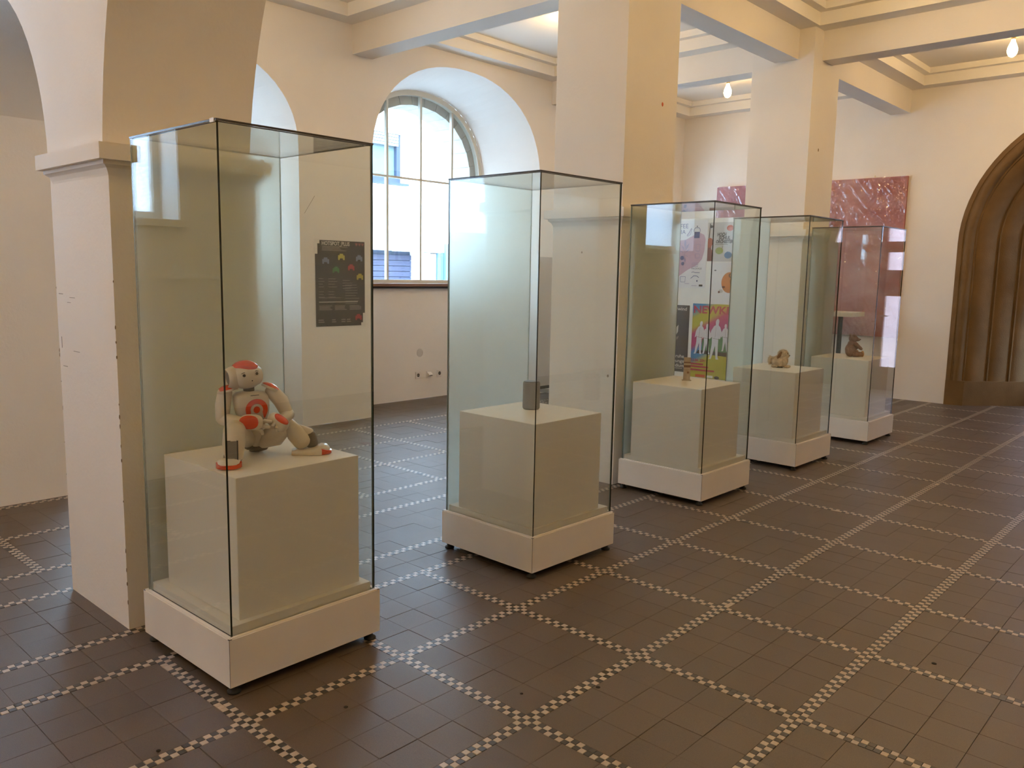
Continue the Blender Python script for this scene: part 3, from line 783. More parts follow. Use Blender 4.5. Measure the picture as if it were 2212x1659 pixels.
PLAB = ['white cube plinth under the sitting robot', 'white cube plinth under the grey cylindrical speaker', 'white cube plinth under the small printed card', 'white cube plinth under the cream plush dog', 'white cube plinth under the brown bear']
for i, (x, y, th) in enumerate(PLI):
    o = pm if i == 0 else pm.copy()
    if i: COL.objects.link(o)
    o.location = (x, y, 0); o.rotation_euler = (0, 0, th)
    tag(o, PLAB[i], 'plinth', 'white cube plinths inside the cases')

# ------------------------------------------------------------------ exhibit 2: grey cylindrical speaker
FAB = mat('grey_speaker_fabric', (0.27, 0.255, 0.24), 0.9, bump=0.4, bscale=900)
SPT = mat('speaker_top', (0.09, 0.09, 0.095), 0.35)
sp = empty('smart_speaker', (-2.917, 3.328, ZPL)); tag(sp, 'grey fabric cylindrical speaker on the plinth of the second case', 'speaker')
MB().lathe([(0.044, 0.003), (0.0465, 0.006), (0.047, 0.012), (0.047, 0.140), (0.0455, 0.147), (0.043, 0.149)], n=40).build('fabric_body', FAB, sp, smooth=True, sharp=0.8)
MB().lathe([(0.043, 0.149), (0.043, 0.1515), (0.038, 0.1525)], n=40).build('top_plate', SPT, sp, smooth=True, sharp=0.8)
MB().lathe([(0.042, 0.0), (0.042, 0.0035)], n=32).build('base_ring', BLACK, sp)

# ------------------------------------------------------------------ exhibit 3: small upright card
CARD = mat('beige_card', (0.42, 0.31, 0.20), 0.6, var=0.12, vscale=40)
CARD2 = mat('brown_card_print', (0.20, 0.085, 0.035), 0.6, var=0.3, vscale=50)
CARD3 = mat('pale_card_print', (0.50, 0.40, 0.28), 0.6)
cd = empty('printed_card', (-3.003, 5.092, ZPL), radians(35)); tag(cd, 'small upright beige card with brown printed bands on a plinth', 'card')
MB().box(-0.024, 0.024, -0.004, 0.004, 0.0, 0.165).build('card_body', CARD, cd, bevel=0.001)
MB().box(-0.032, 0.032, -0.02, 0.02, 0.0, 0.006).build('card_foot', CARD3, cd, bevel=0.001)
for z0, z1, mt in ((0.125, 0.133, CARD2), (0.112, 0.120, CARD3), (0.094, 0.110, CARD2), (0.086, 0.092, CARD3)):
    MB().box(-0.0235, 0.0235, -0.0046, -0.0038, z0, z1).build('printed_band', mt, cd)
MB().lathe([(0.008, 0), (0.008, 0.0006)], n=14).build('printed_spot', CARD2, cd).matrix_local = Matrix.Translation((0.008, -0.004, 0.058)) @ Matrix.Rotation(pi/2, 4, 'X')

# ------------------------------------------------------------------ exhibit 4: plush dog (body axis towards the far right of its case)
FUR = mat('cream_plush', (0.74, 0.60, 0.43), 0.95, spec=0.1, bump=0.5, bscale=260, var=0.22, vscale=45)
FURD = mat('brown_plush_ear', (0.36, 0.21, 0.12), 0.95, spec=0.1, bump=0.8, bscale=260)
EYE = mat('black_bead', (0.01, 0.008, 0.007), 0.15)
def frame_obj(name, loc, ang): return empty(name, loc, ang)
AIM = math.atan2(0.865, 0.503)      # world angle of "picture right" at the cases
dg = frame_obj('plush_dog', (-2.955, 6.475, ZPL), 0.40); tag(dg, 'small cream plush dog with a brown ear and black bead eyes', 'plush toy')
def fuzz(b, c, r, n=500, L=0.012, seed=1):
    """short tufts standing off a soft body"""
    rnd = random.Random(seed)
    for _ in range(n):
        u = Vector((rnd.gauss(0, 1), rnd.gauss(0, 1), rnd.gauss(0, 1))).normalized()
        p = Vector(c)+Vector((u.x*r[0], u.y*r[1], u.z*r[2]))*0.97
        t = Vector((rnd.gauss(0, .5), rnd.gauss(0, .5), rnd.gauss(0, .5)-0.35)) ; d = (u+t*0.6).normalized()*L*rnd.uniform(.6, 1.2)
        s_ = u.cross(d+Vector((.01, .02, .03))).normalized()*0.0016
        if (p+d).z < 0.001: continue
        b.add([p-s_, p+s_, p+d], [(0, 1, 2)])
    return b
def soft(name, c, r, parent, mt, n=16, m=10, jit=0.05, fz=300, L=0.010, rot=None, seed=1):
    b = MB().blob(c, r, rot=rot, n=n, m=m, jit=jit)
    if fz: fuzz(b, c, r, fz, L, seed)
    b.v = [(x, y, max(z, 0.0)) for x, y, z in b.v]
    return b.build(name, mt, parent, smooth=True)
soft('body', (-0.005, 0, 0.050), (0.062, 0.046, 0.050), dg, FUR, fz=700, L=0.014)
soft('chest', (0.036, 0, 0.058), (0.032, 0.040, 0.052), dg, FUR, fz=400, L=0.014, seed=2)
soft('head', (0.026, 0, 0.112), (0.042, 0.040, 0.036), dg, FUR, fz=500, L=0.012, seed=3)
soft('muzzle', (0.058, 0, 0.098), (0.020, 0.022, 0.017), dg, FUR, fz=160, L=0.006, seed=4)
soft('ear', (0.000, -0.034, 0.104), (0.013, 0.010, 0.034), dg, FURD, fz=120, L=0.006, seed=5, rot=Matrix.Rotation(0.5, 4, 'Y'))
soft('ear', (0.000, 0.034, 0.104), (0.013, 0.010, 0.034), dg, FURD, fz=120, L=0.006, seed=6, rot=Matrix.Rotation(0.5, 4, 'Y'))
soft('tail', (-0.072, 0, 0.058), (0.020, 0.018, 0.034), dg, FUR, fz=260, L=0.016, seed=7)
for s_ in (-1, 1):
    soft('paw', (0.066, s_*0.022, 0.011), (0.024, 0.014, 0.011), dg, FUR, fz=90, L=0.006, seed=8+s_)
    soft('hind_paw', (-0.035, s_*0.040, 0.012), (0.026, 0.014, 0.012), dg, FUR, fz=90, L=0.006, seed=11+s_)
    MB().blob((0.060, s_*0.014, 0.119), (0.006, 0.005, 0.006), n=10, m=8).build('eye', EYE, dg, smooth=True)
MB().blob((0.078, 0, 0.101), (0.005, 0.007, 0.005), n=10, m=8).build('nose', EYE, dg, smooth=True)
MB().box(-0.045, 0.03, -0.03, 0.03, 0.0, 0.008).build('battery_cover', BLACK, dg)

# ------------------------------------------------------------------ exhibit 5: brown bear sitting, seen from its right side
BR = mat('brown_plush', (0.30, 0.17, 0.10), 0.95, spec=0.1, bump=0.8, bscale=220, var=0.2, vscale=40)
BRL = mat('orange_brown_plush', (0.50, 0.27, 0.12), 0.95, spec=0.1, bump=0.8, bscale=220)
br = empty('brown_bear', (-2.920, 7.972, ZPL), math.atan2(0.885, 0.465)-0.1); tag(br, 'brown sitting bear with a pointed snout, in the last case', 'plush toy')
soft('body', (-0.012, 0, 0.066), (0.050, 0.052, 0.066), br, BR, fz=500, L=0.007)
soft('upper_body', (-0.004, 0, 0.115), (0.036, 0.042, 0.042), br, BR, fz=260, L=0.007, seed=2)
soft('head', (0.008, 0, 0.172), (0.040, 0.036, 0.037), br, BR, fz=350, L=0.007, seed=3)
MB().tube([(0.02, 0, 0.168), (0.055, 0, 0.164), (0.074, 0, 0.162)], [0.026, 0.019, 0.012], n=14).build('snout', BR, br, smooth=True)
MB().blob((0.085, 0, 0.165), (0.006, 0.007, 0.006), n=10, m=8).build('nose', EYE, br, smooth=True)
for s_ in (-1, 1):
    soft('ear', (-0.006, s_*0.028, 0.205), (0.007, 0.013, 0.013), br, BR, fz=60, L=0.005, seed=5)
    MB().blob((0.040, s_*0.020, 0.182), (0.004, 0.004, 0.004), n=8, m=6).build('eye', EYE, br, smooth=True)
    MB().tube([(0.002, s_*0.042, 0.128), (0.040, s_*0.045, 0.098), (0.078, s_*0.034, 0.076)], [0.020, 0.017, 0.014], n=12).build('arm', BR, br, smooth=True)
    MB().tube([(0.0, s_*0.038, 0.028), (0.045, s_*0.042, 0.026), (0.078, s_*0.040, 0.026)], [0.028, 0.025, 0.022], n=12).build('leg', BR if s_ < 0 else BR, br, smooth=True)
    MB().blob((0.090, s_*0.040, 0.030), (0.012, 0.021, 0.030), n=14, m=10).build('foot', BRL, br, smooth=True)

# ------------------------------------------------------------------ exhibit 1: sitting humanoid robot
RW = mat('robot_white_plastic', (0.60, 0.525, 0.42), 0.28, spec=0.5, coat=0.2)
RR_ = mat('robot_red_plastic', (0.60, 0.055, 0.010), 0.16, spec=0.5, coat=0.5)
RG = mat('robot_grey_plastic', (0.155, 0.135, 0.11), 0.45)
RD = mat('robot_dark_gap', (0.015, 0.013, 0.011), 0.5)
rb = empty('humanoid_robot', (-2.881, 1.675, ZPL), math.atan2(0.865, 0.503)-0.0)   # local x = picture right, local -y = towards the front
tag(rb, 'white humanoid robot with red plates sitting on the plinth', 'robot')
def Q(cx, cy, d):
    """robot measurements: (right, forward d, height) in metres from the sighted outline"""
    s_ = (3.3-d)/3.3
    lx = (cx-754.7-14*d)/2928*s_
    lz = (1256.6-cy+624.6*d-132*lx)/2780*s_ if True else 0
    return Vector((lx, -d, lz))
def part(mb, name, mt, parent=rb, smooth=True, sharp=0.7):
    if 'panel' not in name and 'recess' not in name: mb.v = [(x, y, max(z, 0.0008)) for x, y, z in mb.v]
    return mb.build(name, mt, parent, smooth=smooth, merge=True, sharp=sharp)
# torso
b = MB()
def rings(levels, n=28, ex=0.75):
    vs = []
    for (c, rx, ry, yawr) in levels:
        for k in range(n):
            a = 2*pi*k/n; ca, sa = math.copysign(abs(cos(a))**ex, cos(a)), math.copysign(abs(sin(a))**ex, sin(a))
            x, y = rx*ca, ry*sa
            vs.append((c[0]+x*cos(yawr)-y*sin(yawr), c[1]+x*sin(yawr)+y*cos(yawr), c[2]))
    fs = []
    for i in range(len(levels)-1):
        for k in range(n): fs.append((i*n+k, i*n+(k+1) % n, (i+1)*n+(k+1) % n, (i+1)*n+k))
    fs.append(tuple(range(n))[::-1]); fs.append(tuple(range((len(levels)-1)*n, len(levels)*n)))
    return vs, fs
TY = 0.20       # the torso turns a little to picture right
def tc(cx, z, d): 
    return (( cx-754.7)/2928, -d, z)
lv = [(tc(668, 0.085, -0.030), 0.026, 0.024, TY), (tc(668, 0.105, -0.028), 0.036, 0.032, TY), (tc(665, 0.135, -0.020), 0.052, 0.041, TY), (tc(660, 0.165, -0.012), 0.062, 0.046, TY),
      (tc(654, 0.195, -0.006), 0.067, 0.048, TY), (tc(648, 0.220, -0.004), 0.068, 0.046, TY), (tc(642, 0.240, -0.004), 0.066, 0.040, TY), (tc(640, 0.252, -0.004), 0.054, 0.032, TY), (tc(638, 0.257, -0.004), 0.030, 0.022, TY)]
b.add(*rings(lv)); torso = part(b, 'torso', RW)
# plates on the chest: a red horseshoe, the white tongue and the round button
tcx, tcz = (712-754.7)/2928, 0.190
def front(u, v, d):
    """u right, v up on the turned chest; follows the chest curve"""
    x = tcx+u*cos(TY); z = tcz+v
    bulge = 0.047 - 2.6*(u+0.022)**2 - 0.55*max(0, -v)*0.35
    return (x - sin(-TY)*0.0 , -(bulge+d) - 0.004 + u*sin(TY)*0.9, z)
def horseshoe(ro, ri, a0, a1, tail):
    pts = []
    K = 18
    for k in range(K+1):
        a = radians(a0+(a1-a0)*k/K); pts.append((ro*cos(a), ro*sin(a)*0.98))
    pts += tail
    for k in range(K+1):
        a = radians(a1+(a0-a1)*k/K); pts.append((ri*cos(a), ri*sin(a)*0.98))
    return pts
def plate(name, quads, mt, d0, d1, parent=torso):
    b_ = MB()
    for q in quads: b_.prism(q, front, d0, d1)
    return part(b_, name, mt, parent, smooth=False)
hq = []; K = 20
for k in range(K):
    a, c_ = radians(-25+k*(225)/K), radians(-25+(k+1)*(225)/K)
    hq.append([(0.0235*cos(a), 0.0235*sin(a)), (0.042*cos(a), 0.042*sin(a)), (0.042*cos(c_), 0.042*sin(c_)), (0.0235*cos(c_), 0.0235*sin(c_))])
hq.append([(-0.0221, -0.008), (-0.0395, -0.0143), (-0.048, -0.0205), (-0.045, -0.034), (-0.024, -0.034)]); hq.append([(-0.048, -0.0205), (-0.064, -0.026), (-0.062, -0.035), (-0.045, -0.034)])
hq.append([(0.0213, -0.0099), (0.0260, -0.034), (0.031, -0.034), (0.038, -0.0177)][::-1])
plate('chest_plate', hq, RR_, 0.0, 0.006)
tg = [(0.0225*cos(radians(a)), 0.0225*sin(radians(a))) for a in range(0, 181, 12)] + [(-0.026, -0.034), (0.024, -0.034)]
plate('chest_tongue', [tg], RW, -0.002, 0.0045)
plate('chest_button', [[(0.0125*cos(2*pi*k/24), 0.0135*sin(2*pi*k/24)) for k in range(24)]], RR_, 0.003, 0.0075)
plate('badge', [[(-0.022, 0.053), (0.010, 0.055), (0.010, 0.0575), (-0.022, 0.0565)]], RG, -0.006, -0.002)
# pelvis
b = MB(); b.add(*rings([(tc(690, 0.030, -0.035), 0.012, 0.018, TY), (tc(690, 0.045, -0.035), 0.022, 0.026, TY), (tc(688, 0.066, -0.032), 0.032, 0.030, TY), (tc(684, 0.088, -0.030), 0.036, 0.030, TY), (tc(680, 0.10, -0.030), 0.030, 0.026, TY)])); part(b, 'pelvis', RW)
part(MB().tube([Q(665, 1190, -0.075), Q(720, 1175, -0.06), Q(800, 1165, -0.05)], [0.022, 0.020, 0.012]), 'hip_joint', RG)
part(MB().tube([Q(600, 1150, -0.05), Q(640, 1120, -0.04)], [0.020, 0.018]), 'hip_joint', RG)
# neck and head
part(MB().tube([tc(630, 0.250, -0.002), tc(628, 0.275, 0.0)], [0.021, 0.021], n=18), 'neck', RG)
hc = Q(596, 383, 0.012)
HY = 0.42                                     # head turned to picture right
HR = Matrix.Rotation(HY, 4, 'Z') @ Matrix.Rotation(-0.06, 4, 'Y')
head = part(MB().blob(hc, (0.0605, 0.056, 0.0500), HR, n=36, m=24, ex=0.88), 'head', RW)
def hp(x, y, z): return hc + (HR @ Vector((x, y, z)))
def onhead(x, z, lift=1.0):
    t = max(0.0, 1-(x/0.0665)**2-(z/0.050)**2); return hp(x*lift, -0.0570*(t**0.46)*lift, z*lift)
capb = MB(); na, nb = 28, 22; cv = []
def spw(a): return math.copysign(abs(a)**0.88, a)
for i in range(na+1):
    th = radians(-52+102*i/na); t_ = i/na
    f0 = radians(31 + 52*((t_-0.6)/0.6)**2 if t_ < 0.6 else 31 + 44*((t_-0.6)/0.4)**2.5)
    for k in range(nb+1):
        ph = f0+(radians(150)-f0)*k/nb
        rim = 1.05 if 0 < i < na and 0 < k < nb else 0.99
        if i in (1, na-1) or k in (1, nb-1): rim = 1.035
        q = Vector((spw(sin(th))*0.0605, -spw(cos(th)*cos(ph))*0.056, spw(cos(th)*sin(ph))*0.050))*rim
        if rim > 1: q.z += 0.009*sin(pi*t_)*min(1, sin(ph))
        cv.append(hc + (HR.to_3x3() @ q))
capb.add(cv, [(i*(nb+1)+k, (i+1)*(nb+1)+k, (i+1)*(nb+1)+k+1, i*(nb+1)+k+1) for i in range(na) for k in range(nb)])
part(capb, 'head_cap', RR_, head)
for s_ in (-1, 1):
    ro, xo, ri = (0.035, 0.0755, 0.028) if s_ < 0 else (0.030, 0.061, 0.024)
    e0 = hp(s_*0.040, 0.004, -0.003); e1 = hp(s_*xo, 0.004, -0.003); ax = (e1-e0).normalized()
    L_ = (e1-e0).length
    def rl(prof, n=32):
        f1 = (Vector((0, 0, 1))-ax*ax.z).normalized(); f2 = ax.cross(f1); b_ = MB(); vv = []
        for r_0, h_0 in prof:
            for k in range(n): vv.append(e0+ax*h_0+(f1*cos(2*pi*k/n)*1.08+f2*sin(2*pi*k/n))*r_0)
        b_.add(vv, [(i*n+k, i*n+(k+1) % n, (i+1)*n+(k+1) % n, (i+1)*n+k) for i in range(len(prof)-1) for k in range(n)] + [tuple(range((len(prof)-1)*n, len(prof)*n))]); return b_
    part(rl([(ro+0.008, 0), (ro+0.004, L_*0.6), (ro, L_-0.003), (ro-0.003, L_), (ri+0.001, L_-0.001), (ri-0.002, L_-0.012), (0.004, L_-0.0125)]), 'ear_shell', RW, head)
    part(rl([(ri-0.004, L_-0.014), (ri-0.005, L_-0.009), (0.003, L_-0.0085)]), 'ear_speaker', RG, head)
def disc(c, nrm, r, th, mt, name, parent, n=20):
    nrm = nrm.normalized(); b_ = MB().tube([c-nrm*th, c+nrm*th], [r, r], n=n, cap=False); return part(b_, name, mt, parent)
for ex_, ez_ in ((-0.0265, 0.009), (0.0235, 0.011)):
    c = onhead(ex_, ez_); nr = Vector((c-hc)); nr = HR @ Vector((ex_/0.0665**2*0.5, -1/0.056*0.85, ez_/0.05**2*0.35))
    disc(c, nr, 0.0088, 0.0012, RW, 'eye_ring', head); disc(c+nr.normalized()*0.0009, nr, 0.0058, 0.0012, RD, 'eye', head)
    bc = onhead(ex_, ez_+0.0085); part(MB().tube([bc+(HR@Vector((-0.009, 0, -0.001))), bc+(HR@Vector((0, -0.001, 0.002))), bc+(HR@Vector((0.009, 0, 0.0)))], [0.0012, 0.0018, 0.0012], n=8), 'brow', RG, head)
c = onhead(0.002, -0.0135); nr = HR @ Vector((0, -1, -0.25)); disc(c, nr, 0.0038, 0.001, RW, 'mouth_ring', head); disc(c+nr*0.0006, nr, 0.0026, 0.001, RD, 'mouth', head)
# shoulder pads
def pad(c, yaw, tilt, sx):
    Rm = Matrix.Rotation(yaw, 4, 'Z') @ Matrix.Rotation(tilt, 4, 'Y')
    b_ = MB().blob(c, (0.036, 0.034, 0.020), Rm, n=32, m=20, cond=lambda u: u.z > -0.15)
    p = part(b_, 'shoulder_pad', RW)
    b_ = MB().blob(c, (0.036, 0.034, 0.020), Rm, n=40, m=40, lift=1.04, cond=lambda u: u.z > 0.32 and u.x*sx < 0.75)
    part(b_, 'shoulder_plate', RR_, p); return p
shR, shL = Q(372, 560, 0.02), Q(872, 535, -0.02)
pad(Q(392, 548, 0.025), 0.2, -0.25, -1); pad(Q(862, 512, -0.015), 0.2, 0.45, 1)
# right arm (picture left): hangs, forearm across the lap
eR = Q(335, 862, 0.030)
part(MB().tube([shR, (shR+eR)/2+Vector((-0.003, 0, 0)), eR], [0.027, 0.029, 0.025], n=18), 'upper_arm', RW)
wR = Q(560, 905, 0.085)
part(MB().tube([eR, (eR+wR)/2, wR], [0.024, 0.025, 0.022], n=18), 'forearm', RW)
part(MB().blob(eR+Vector((0, 0, -0.004)), (0.020, 0.020, 0.020), n=14, m=10), 'elbow_joint', RG)
def hand(c, yaw, pitch, plate_side, fing):
    Rm = Matrix.Rotation(yaw, 4, 'Z') @ Matrix.Rotation(pitch, 4, 'Y')
    h = part(MB().blob(c, (0.043, 0.024, 0.030), Rm, n=28, m=18, ex=0.72), 'hand', RW)
    b_ = MB().blob(c + (Rm.to_3x3() @ Vector(plate_side[0])), plate_side[1], Rm, n=28, m=18, ex=0.85); part(b_, 'hand_plate', RR_, h)
    for p in fing: part(MB().tube([Vector(q) for q in p[:-1]], p[-1], n=10), 'finger', RW, h)
hR = Q(648, 893, 0.105)
hand(hR, 0.05, 0.05, ((-0.009, -0.0175, 0.002), (0.036, 0.0105, 0.0265)), [
    (Q(745, 905, 0.075), Q(800, 880, 0.080), Q(865, 885, 0.085), [0.0095, 0.008, 0.0065]),
    (Q(735, 935, 0.085), Q(790, 940, 0.095), Q(845, 948, 0.098), [0.0095, 0.008, 0.0065]),
    (Q(700, 960, 0.09), Q(760, 985, 0.095), Q(770, 1020, 0.085), [0.010, 0.008, 0.0065])])
# left arm: out to the knee, forearm back towards the front
eL = Q(1050, 800, -0.005)
part(MB().tube([shL, (shL+eL)/2+Vector((0.006, 0, 0.006)), eL], [0.027, 0.030, 0.024], n=18), 'upper_arm', RW)
wL = Q(985, 868, 0.045)
part(MB().tube([eL+Vector((0.006, 0, 0.0)), wL], [0.023, 0.021], n=18), 'forearm', RW)
hL = Q(945, 890, 0.065)
hand(hL, -0.45, 0.55, ((0.006, -0.006, 0.0185), (0.033, 0.018, 0.014)), [
    (Q(905, 900, 0.08), Q(885, 930, 0.085), Q(882, 955, 0.08), [0.009, 0.008, 0.006]),
    (Q(940, 915, 0.08), Q(930, 950, 0.085), Q(920, 985, 0.08), [0.009, 0.008, 0.006]),
    (Q(970, 930, 0.075), Q(965, 960, 0.075), Q(955, 990, 0.07), [0.009, 0.008, 0.006])])
# right leg (picture left): knee up, foot to the front
kR, hipR = Q(462, 985, 0.135), Q(600, 1085, -0.02)
aR = Q(440, 1285, 0.175)
part(MB().tube([hipR, (hipR+kR)/2, kR], [0.033, 0.040, 0.040], n=22), 'thigh', RW)
part(MB().tube([kR+Vector((0, -0.004, 0.004)), (kR+aR)/2+Vector((0, -0.003, 0)), aR+Vector((0.004, 0, 0.006))], [0.040, 0.041, 0.034], n=22), 'shin', RW)
mid = (kR+aR)/2
sh = MB(); n_ = Vector((0, -1, 0.25)).normalized()
sh.box(-0.018, 0.018, -0.012, 0.0, -0.046, 0.022)
o = part(sh, 'shin_panel', RG, rb, smooth=False); o.matrix_local = Matrix.Translation(mid+Vector((-0.006, -0.0375, -0.006))) @ Matrix.Rotation(-0.36, 4, 'X')
sh = MB(); sh.box(-0.021, 0.021, -0.008, 0.0, -0.050, 0.025); o = part(sh, 'shin_recess', RD, rb, smooth=False); o.matrix_local = Matrix.Translation(mid+Vector((-0.004, -0.0385, -0.006))) @ Matrix.Rotation(-0.36, 4, 'X')
part(MB().tube([aR+Vector((-0.02, 0.006, 0)), aR+Vector((0.02, 0.006, 0))], [0.020, 0.020], n=16), 'ankle_joint', RG)
def foot(c, yaw, length=0.150, width=0.088):
    """c: heel centre on the plinth, toes along local +x after yaw"""
    Rm = Matrix.Translation(c) @ Matrix.Rotation(yaw, 4, 'Z')
    b_ = MB(); st = [(0.0, 0.68, 0.018), (0.012, 0.80, 0.020), (0.05, 0.92, 0.020), (0.085, 1.0, 0.026), (0.115, 1.0, 0.038), (0.135, 0.88, 0.036), (0.146, 0.66, 0.026), (0.150, 0.45, 0.014)]
    vs = []; n = 13
    for x, wf_, h_ in st:
        w_ = width/2*wf_
        for k in range(n):
            a = pi*k/(n-1); y = w_*math.copysign(abs(cos(a))**0.6, cos(a)); z = 0.0015+h_*abs(sin(a))**0.55
            vs.append(Rm @ Vector((x*length/0.15, y, z)))
    fs = []
    for i in range(len(st)-1):
        for k in range(n-1): fs.append((i*n+k, (i+1)*n+k, (i+1)*n+k+1, i*n+k+1))
        fs.append((i*n, i*n+n-1, (i+1)*n+n-1, (i+1)*n))
    fs.append(tuple(range(n))); fs.append(tuple(range((len(st)-1)*n, len(st)*n))[::-1])
    b_.add(vs, fs); f_ = part(b_, 'foot', RW)
    bb = MB()       # red bumper round the toes
    K = 24; prof = []
    for k in range(K+1):
        a = -1.25+2.5*k/K
        x = (0.098+0.0545*cos(a)**1.0*1.0)*length/0.15; y = width/2*1.03*math.copysign(abs(sin(a))**0.72, sin(a)); hh = 0.014+0.010*abs(sin(a))**2
        prof.append((x, y, hh))
    vs = []
    for x, y, hh in prof:
        nx, ny = (x-0.09), y*0.9; l_ = sqrt(nx*nx+ny*ny)+1e-6
        for dz, of in ((0.002, 0.0), (0.004, 0.003), (hh, 0.003), (hh+0.003, -0.003)):
            vs.append(Rm @ Vector((x+nx/l_*of, y+ny/l_*of, dz)))
    fs = [(i*4+j, (i+1)*4+j, (i+1)*4+j+1, i*4+j+1) for i in range(K) for j in range(3)]
    bb.add(vs, fs); part(bb, 'toe_bumper', RR_, f_)
    return f_
foot(Vector((aR.x-0.012, aR.y+0.085, 0)), radians(-91))
# left leg: knee up at picture right, foot pointing right
hipL, kL, aL = Q(770, 1090, -0.04), Q(1045, 905, -0.005), Q(1235, 1105, 0.015)
part(MB().tube([hipL, hipL*0.5+kL*0.5+Vector((0, 0, -0.014)), kL+Vector((-0.022, 0, -0.022))], [0.034, 0.044, 0.036], n=22), 'thigh', RW)
part(MB().tube([kL+Vector((0.004, 0, 0.002)), kL*0.45+aL*0.55+Vector((-0.004, 0, 0)), aL+Vector((-0.006, 0, 0))], [0.024, 0.036, 0.036], n=22), 'shin', RW)
part(MB().tube([aL+Vector((0.024, 0.010, 0.020)), aL+Vector((0.030, 0.010, -0.010))], [0.026, 0.026], n=18), 'ankle_joint', RG)
part(MB().tube([kL+Vector((0.02, 0.012, -0.012)), aL+Vector((0.02, 0.012, 0.030))], [0.016, 0.022], n=16), 'shin_panel', RW)
hL0 = Q(1092, 1236, 0.012); foot(Vector((hL0.x, hL0.y, 0)), radians(-4))
foot_in = None

# ------------------------------------------------------------------ lettering and flat print
def flat(name, col, rough=0.6): return MATS.get(name) or mat(name, col, rough)
def text_mesh(body, h, bold=0.0, shear=0.0):
    cu = bpy.data.curves.new('lettering', 'FONT'); cu.body = body; cu.size = 1.0; cu.offset = bold; cu.shear = shear; cu.resolution_u = 3
    ob = bpy.data.objects.new('lettering', cu); COL.objects.link(ob)
    dg_ = bpy.context.evaluated_depsgraph_get(); me = bpy.data.meshes.new_from_object(ob.evaluated_get(dg_))
    bpy.data.objects.remove(ob); bpy.data.curves.remove(cu)
    vs = [tuple(v.co) for v in me.vertices]; fs = [tuple(p.vertices) for p in me.polygons]
    bpy.data.meshes.remove(me)
    return vs, fs, h/0.70
class Sheet:
    """a paper on a plane: fn(u, v, d) gives the world point, d is the distance off the wall"""
    def __init__(s, name, label, cat, fn, outline, mt, group=None, th=0.0015, d0=0.0012):
        s.fn = fn; s.k = 0; s.base = d0+th
        s.o = MB().prism(outline, fn, d0, d0+th).build(name, mt, merge=True); tag(s.o, label, cat, group)
    def lift(s): s.k += 1; return s.base + 0.00025*s.k
    def poly(s, pts, mt, name='printed_shape'):
        d = s.lift(); b = MB(); b.add([s.fn(u, v, d) for u, v in pts], [tuple(range(len(pts)))]); return b.build(name, mt, s.o)
    def rect(s, u0, u1, v0, v1, mt, name='printed_shape'): return s.poly([(u0, v0), (u1, v0), (u1, v1), (u0, v1)], mt, name)
    def disc(s, u, v, ru, rv, mt, n=28, name='printed_shape'): return s.poly([(u+ru*cos(2*pi*k/n), v+rv*sin(2*pi*k/n)) for k in range(n)], mt, name)
    def stroke(s, pts, w, mt, name='printed_line'):
        d = s.lift(); b = MB()
        for (x0, y0), (x1, y1) in zip(pts[:-1], pts[1:]):
            l_ = math.hypot(x1-x0, y1-y0)+1e-9; nx, ny = -(y1-y0)/l_*w/2, (x1-x0)/l_*w/2
            b.add([s.fn(x0+nx, y0+ny, d), s.fn(x0-nx, y0-ny, d), s.fn(x1-nx, y1-ny, d), s.fn(x1+nx, y1+ny, d)], [(0, 1, 2, 3)])
        return b.build(name, mt, s.o)
    def text(s, body, u, v, h, mt, bold=0.0, shear=0.0, sx=1.0, width=None):
        vs, fs, k = text_mesh(body, h, bold, shear); d = s.lift()
        if width:
            ext = max(q[0] for q in vs)*k; sx = width/ext
        b = MB(); b.add([s.fn(u+x*k*sx, v+y*k, d) for x, y, z in vs], fs); return b.build('lettering', mt, s.o)
    def lines(s, u0, u1, v, n, pitch, th, mt, ragged=0.25, seed=0):
        """small print too fine to read: one thin bar per line"""
        rnd = random.Random(seed); d = s.lift(); b = MB()
        for k in range(n):
            e = u1-(u1-u0)*rnd.uniform(0, ragged); vv = v-k*pitch
            b.add([s.fn(u0, vv, d), s.fn(e, vv, d), s.fn(e, vv+th, d), s.fn(u0, vv+th, d)], [(0, 1, 2, 3)])
        o = b.build('small_print', mt, s.o); stuff(o); return o

# event poster on the window-wall pier
INK = flat('poster_black', (0.020, 0.017, 0.014), 0.35); PAPER = flat('poster_paper', (0.72, 0.69, 0.64)); PRW = flat('print_white', (0.60, 0.57, 0.52))
PGR = flat('print_grey', (0.24, 0.22, 0.20)); PYE = flat('print_yellow', (0.45, 0.40, 0.04)); PBL = flat('print_blue', (0.16, 0.22, 0.33)); PGN = flat('print_green', (0.04, 0.20, 0.05)); PRD = flat('print_red', (0.36, 0.02, 0.03))
def onpier(y, z, d): return (XW+d, y, z)
y0, y1, z0, z1 = 4.500, 5.098, 0.945, 1.792
sh_ = Sheet('event_poster', 'black event poster with HOTSPOT_PLUS lettering on the window-wall pier', 'poster', onpier, [(y0, z0), (y1, z0), (y1, z1), (y0, z1)], PAPER)
sh_.poly([(4.512, 0.957), (5.045, 0.957), (5.045, 0.985), (5.066, 0.985), (5.066, 1.080), (5.090, 1.080), (5.090, 1.783), (4.561, 1.783), (4.561, 1.750), (4.537, 1.750), (4.537, 1.652), (4.509, 1.652)], INK)
sh_.text('HOTSPOT_PLUS', 4.585, 1.738, 0.036, PRW, bold=0.03, width=0.325)
sh_.lines(4.588, 4.90, 1.722, 4, 0.012, 0.006, PGR, 0.4, 1)
